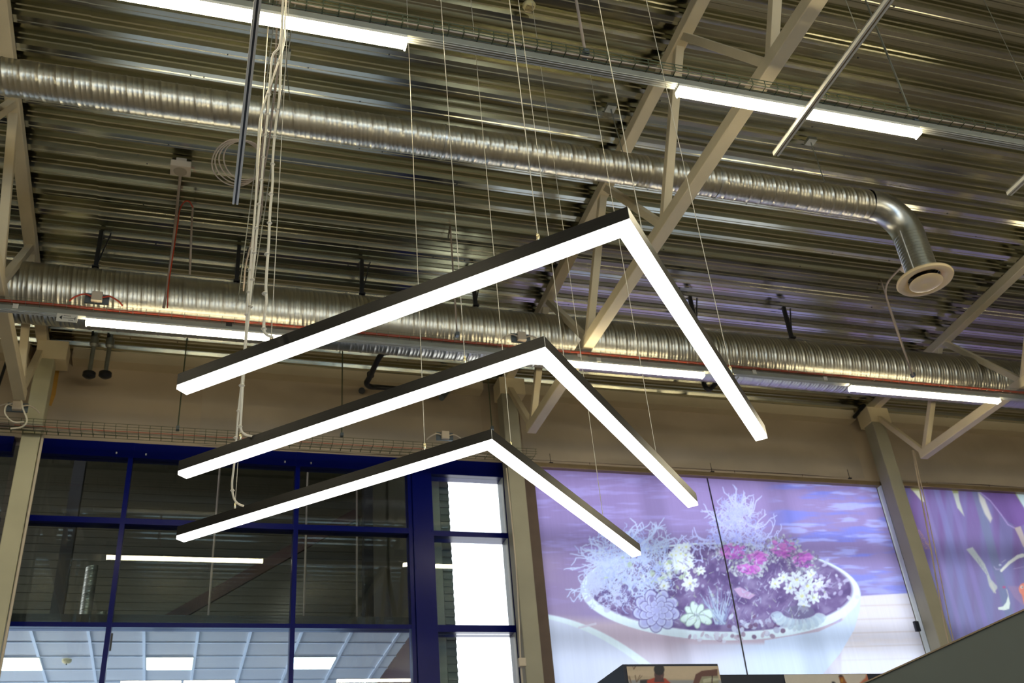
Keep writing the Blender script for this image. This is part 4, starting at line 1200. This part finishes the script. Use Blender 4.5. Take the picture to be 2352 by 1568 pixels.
MB().box(4.13, 10.02, 11.76, 11.88, 7.405, 7.475).build('head_rail', M['rail'], bl, bevel=.01)
MB().box(4.16, 4.375, 11.80, 11.83, 2.9, 7.405).build('side_panel', M['brown'], bl)
MB().box(9.90, 9.99, 11.74, 11.84, 2.9, 7.40).build('side_guide', M['whiteframe'], bl)
p1 = onY(1624, 1097, 11.80); p2 = onY(1716, 1545, 11.80)
cable('blind_cord', [p1, (p1 + p2) / 2 + np.array([.02, 0, 0]), p2, p2 - np.array([0, 0, .6])], .010, 'black', 'dark cord hanging straight down over the planter picture', 'cord')
for px, py in ((1635, 1073), (1951, 1088), (1265, 1052)):
    mb = MB(); q = onY(px, py, 11.78); mb.tube([(q[0], 11.80, q[2] - .06), (q[0], 11.80, q[2] + .08)], .004, 6); mb.box(q[0] - .02, q[0] + .03, 11.785, 11.815, q[2] - .07, q[2] - .055)
    mb.build('rail_hook', M['black'], bl)

# ---- blind 2: purple picture with straps, hooks and an orange lure
P2 = Paint(2050, 1100, 2440, 1500)
P2.a[:] = (126, 112, 180)
P2.blend(np.clip((P2.Y - 1180) / 200, 0, 1) * .8, (128, 132, 184))
st = P2.noise(16, 900, 4, 2); P2.blend(np.clip((st - .5) * 4, 0, 1) * .4, (128, 146, 206)); P2.blend(np.clip((.45 - st) * 5, 0, 1) * .3, (122, 92, 158))
sk = (P2.X - (P2.Y - 1120) * .27)
for x0, w, c in ((2118, 7, (140, 138, 206)), (2150, 9, (134, 142, 212)), (2180, 8, (138, 134, 206)), (2240, 12, (118, 138, 176))):
    P2.blend(np.clip((w - np.abs(sk - x0)) / 4, 0, 1) * .6, c)
W_ = (218, 232, 240)
P2.poly([(2090, 1119), (2112, 1120), (2123, 1152), (2118, 1152)], (214, 226, 214)); P2.poly([(2090, 1118), (2112, 1119), (2113, 1126), (2094, 1126)], (160, 164, 110), .8, 3)
P2.poly([(2186, 1123), (2200, 1124), (2204, 1150), (2215, 1185), (2199, 1166)], (190, 206, 212), 1, 3); P2.poly([(2186, 1122), (2200, 1124), (2201, 1132), (2189, 1132)], (150, 158, 100), .8, 3)
P2.poly([(2246, 1128), (2262, 1146), (2279, 1190), (2275, 1200), (2262, 1180), (2250, 1150)], (200, 208, 214), .95, 4)
P2.poly([(2332, 1130), (2352, 1132), (2372, 1190), (2345, 1165)], (196, 226, 246), 1, 3); P2.poly([(2325, 1132), (2334, 1132), (2348, 1160)], (150, 178, 110), .7, 3)
P2.poly([(2248, 1128), (2330, 1131), (2352, 1165), (2365, 1200), (2338, 1209), (2318, 1200), (2290, 1170)], (122, 100, 176), .95, 2)
P2.line([(2248, 1128), (2275, 1150), (2300, 1182), (2315, 1204), (2330, 1212)], 3, (170, 160, 232), .9)
P2.poly([(2330, 1212), (2344, 1208), (2352, 1230), (2360, 1262), (2350, 1255), (2340, 1232)], (190, 186, 190), .9, 2)
P2.poly([(2219, 1261), (2234, 1256), (2262, 1295), (2276, 1330), (2290, 1345), (2291, 1350), (2283, 1362), (2272, 1345), (2266, 1320), (2245, 1292)], (178, 194, 206), .95, 2)
for k in range(4): P2.seg((2245 + 6 * k, 1282 + 8 * k), (2250 + 6 * k, 1296 + 8 * k), 1.6, (140, 150, 180), .7)
P2.line([(2276, 1340), (2284, 1356), (2287, 1362)], 5, (190, 200, 206), .9, 1, 2)
P2.line([(2300, 1310), (2318, 1292), (2338, 1278), (2349, 1275)], 6, W_, 1, 1.4, 9)
P2.ell(2297, 1297, 3.2, 2.6, (180, 196, 236)); P2.line([(2283, 1301), (2288, 1307), (2297, 1307)], 2.2, (168, 170, 220), .9)
P2.line([(2301, 1291), (2310, 1285)], 2, (170, 180, 220), .8); P2.line([(2328, 1306), (2352, 1301)], 2, (158, 154, 210), .8)
P2.poly([(2316, 1366), (2320, 1385), (2318, 1398), (2306, 1401), (2293, 1399), (2292, 1395), (2304, 1392), (2311, 1383)], (214, 238, 246), 1, 1.6)
P2.line([(2312, 1353), (2316, 1366)], 2, (190, 196, 214), .9); P2.poly([(2314, 1345), (2345, 1346), (2352, 1392), (2330, 1372)], (150, 136, 182), .7, 2)
P2.ell(2353, 1352, 13, 14, (222, 150, 140), .3); P2.ell(2347, 1348, 3.5, 3.5, (225, 215, 220)); P2.ell(2348, 1348, 1.6, 1.6, (90, 110, 120)); P2.poly([(2346, 1362), (2362, 1362), (2362, 1392), (2352, 1388)], (226, 150, 132), .9)
P2.ell(2306, 1348, 4, 3, (176, 96, 150), al=.8)
P2.poly([(2142, 1450), (2150, 1455), (2172, 1484), (2140, 1500)], (142, 196, 150), .95, 2); P2.poly([(2128, 1440), (2146, 1452), (2150, 1500), (2120, 1500)], (130, 116, 60), .9, 2)
a0 = np.array([2081., 1178.]); dv = np.array([54., 78.]); dv /= np.linalg.norm(dv); nv = np.array([dv[1], -dv[0]]) * -1
for ln, (s0, s1) in enumerate(((0, 97), (30, 96))):
    s = s0
    while s < s1:
        c = a0 + dv * s + nv * (8.5 * ln)
        tcol = (196, 156, 176) if s < 60 else (192, 160, 140)
        P2.seg(c - nv * 2.6, c + nv * 2.6, 1.2, tcol, .85); 
        if R_.random() < .7: P2.seg(c - nv * 2.6 * R_.choice((-1, 0, 1)), c - nv * 2.6 * R_.choice((-1, 0, 1)) + dv * 3, 1.1, tcol, .85)
        s += 4.4
P2.a *= np.array([.95, .90, .84])
b2 = thing('picture_blind', 'purple printed roller blind at the right edge with pale straps and hooks', 'roller blind')
printed('cloth', 10.36, 15.6, 2.9, 7.435, 11.84, P2, CL, b2, 420, 330)
MB().box(10.07, 15.9, 11.76, 11.88, 7.425, 7.495).build('head_rail', M['rail'], b2, bevel=.01)
MB().box(10.13, 10.36, 11.80, 11.83, 2.9, 7.425).build('side_panel', M['brown'], b2)
wg = MB().box(10.075, 10.13, 11.74, 11.84, 2.9, 7.42).build('side_guide', M['rail'], b2)
q = onY(2106, 1438, 11.72); tag(MB().box(q[0] - .035, q[0] + .035, 11.70, 11.74, q[2] - .07, q[2] + .07).build('wall_latch', M['navy']), 'small dark latch on the pale guide between the two blinds', 'latch')
for k, (pa_, pb_) in enumerate((((2096, 1034), (2178, 1475)), ((2099, 1034), (2190, 1470)))):
    u = onY(*pa_, 10.86); v = onY(*pb_, 10.9)
    cable('rope', [u, (u + v) / 2 + np.array([.01 * k, 0, 0]), v, v - np.array([0, 0, .5])], .010 if k == 0 else .007, 'cord', ('left tan cord hanging from the right truss end over the purple blind', 'right tan cord hanging from the right truss end over the purple blind')[k], 'rope')
cable('window_conduit', [onY(1163, 1075, 11.46), onY(1185, 1300, 11.46), onY(1195, 1500, 11.46), onY(1200, 1568, 11.46)], .009, 'plastic', 'thin pale conduit along the column beside the bright window', 'conduit')
q = onY(1199, 1521, 11.44); tag(MB().box(q[0] - .045, q[0] + .045, 11.41, 11.47, q[2] - .05, q[2] + .05).build('wall_switch', M['plastic'], bevel=.008), 'small white box on the column beside the bright window', 'switch box')

# ================================================================== DISPLAY CABINETS AND PARTITION
dc = thing('display_cabinet', 'navy display cabinet with a print of a person in a dark beanie', 'display cabinet')
zt = onY(1430, 1525, 8)[2]; xa = onY(1430, 1525, 8)[0]; xb = onY(1648, 1524, 8)[0]
yb_ = onZ(1365, 1568, zt)[1]
MB().box(xa, xb, 8.0, yb_ + 1.0, 0, zt).build('case', M['navy'], dc)
P3 = Paint(1425, 1515, 1660, 1700)
P3.a[:] = (206, 186, 158)
P3.blend(np.clip((P3.noise(120, 8, 31) - .5) * 4, 0, 1) * .5, (178, 160, 132)); P3.blend(np.clip((P3.Y - 1560) / 3, 0, 1), (150, 150, 152))
for (x, y, a) in ((1432, 1568, -1.2), (1450, 1568, -1.6), (1462, 1566, -1.4), (1456, 1536, -.9)):
    for k in range(4):
        P3.line([(x, y), (x + 14 * math.cos(a + R_.gauss(0, .6)), y + 16 * math.sin(a + R_.gauss(0, .6)))], 1.5, (110, 84, 66), .8)
P3.poly([(1470, 1561), (1500, 1559), (1502, 1700), (1470, 1700)], (44, 42, 48)); P3.poly([(1486, 1562), (1502, 1556), (1528, 1557), (1545, 1572), (1550, 1700), (1486, 1700)], (176, 62, 42))
P3.poly([(1505, 1548), (1522, 1548), (1526, 1566), (1503, 1566)], (74, 46, 50)); P3.ell(1514, 1548, 11, 14, (84, 54, 56)); P3.ell(1514, 1537, 12, 13, (34, 30, 36)); P3.ell(1521, 1553, 3, 3, (120, 84, 80), al=.6)
P3.poly([(1592, 1568), (1598, 1548), (1612, 1540), (1648, 1536), (1652, 1700), (1590, 1700)], (104, 66, 58)); P3.poly([(1606, 1568), (1612, 1553), (1650, 1551), (1652, 1600), (1604, 1600)], (150, 146, 120))
P3.poly([(1614, 1560), (1630, 1556), (1650, 1557), (1650, 1562), (1616, 1568)], (190, 188, 160)); P3.line([(1636, 1551), (1634, 1600)], 2.5, (70, 50, 46))
PM = print_mat('photo_print')
printed('photo_print', xa + .03, xb - .0, zt - 1.2, zt - .02, 7.994, P3, PM, dc, 130, 160)
dc2 = thing('display_cabinet', 'navy display cabinet with a pale print beside the grey partition', 'display cabinet')
z2 = onY(1665, 1549, 8.3)[2]; xa2 = xb + .02; xb2 = onY(2120, 1545, 8.3)[0]
MB().box(xa2, xb2, 8.3, 9.0, 0, z2).build('case', M['navy'], dc2)
P4 = Paint(1790, 1535, 2000, 1700)
P4.a[:] = (214, 204, 190); P4.blend(np.clip((P4.Y - 1543) / -4 + 1, 0, 1) * .8, (180, 150, 110))
P4.poly([(1926, 1552), (1936, 1551), (1945, 1568), (1962, 1700), (1934, 1700), (1930, 1568)], (150, 84, 34)); P4.ell(1931, 1552, 5, 2.5, (70, 50, 50)); P4.ell(1934, 1562, 3, 5, (196, 140, 40), al=.8)
P4.ell(1915, 1568, 5, 3, (40, 40, 48), .5); P4.poly([(1975, 1568), (1988, 1556), (1992, 1540), (2000, 1540), (2000, 1700), (1970, 1700)], (190, 96, 60), .9, 4)
xp = onY(1800, 1546, 8.29)[0]; xq = onY(1990, 1542, 8.29)[0]
printed('photo_print', xp, xq, z2 - 1.2, z2 - .005, 8.292, P4, PM, dc2, 120, 120)

gp = thing('partition', 'plain grey-green partition panel cutting off the lower right corner', 'partition')
MB().box(3.0, 3.08, .9, 6.4, 0, 2.597).build('panel', M['greygreen'], gp)
MB().box(2.995, 3.085, .9, 6.4, 2.594, 2.600).build('edge_strip', M['rail'], gp)
MB().box(2.94, 3.14, .9, 6.4, 0, .03).build('foot', M['zinc'], gp)

for r_ in ROOTS: rebase(r_)
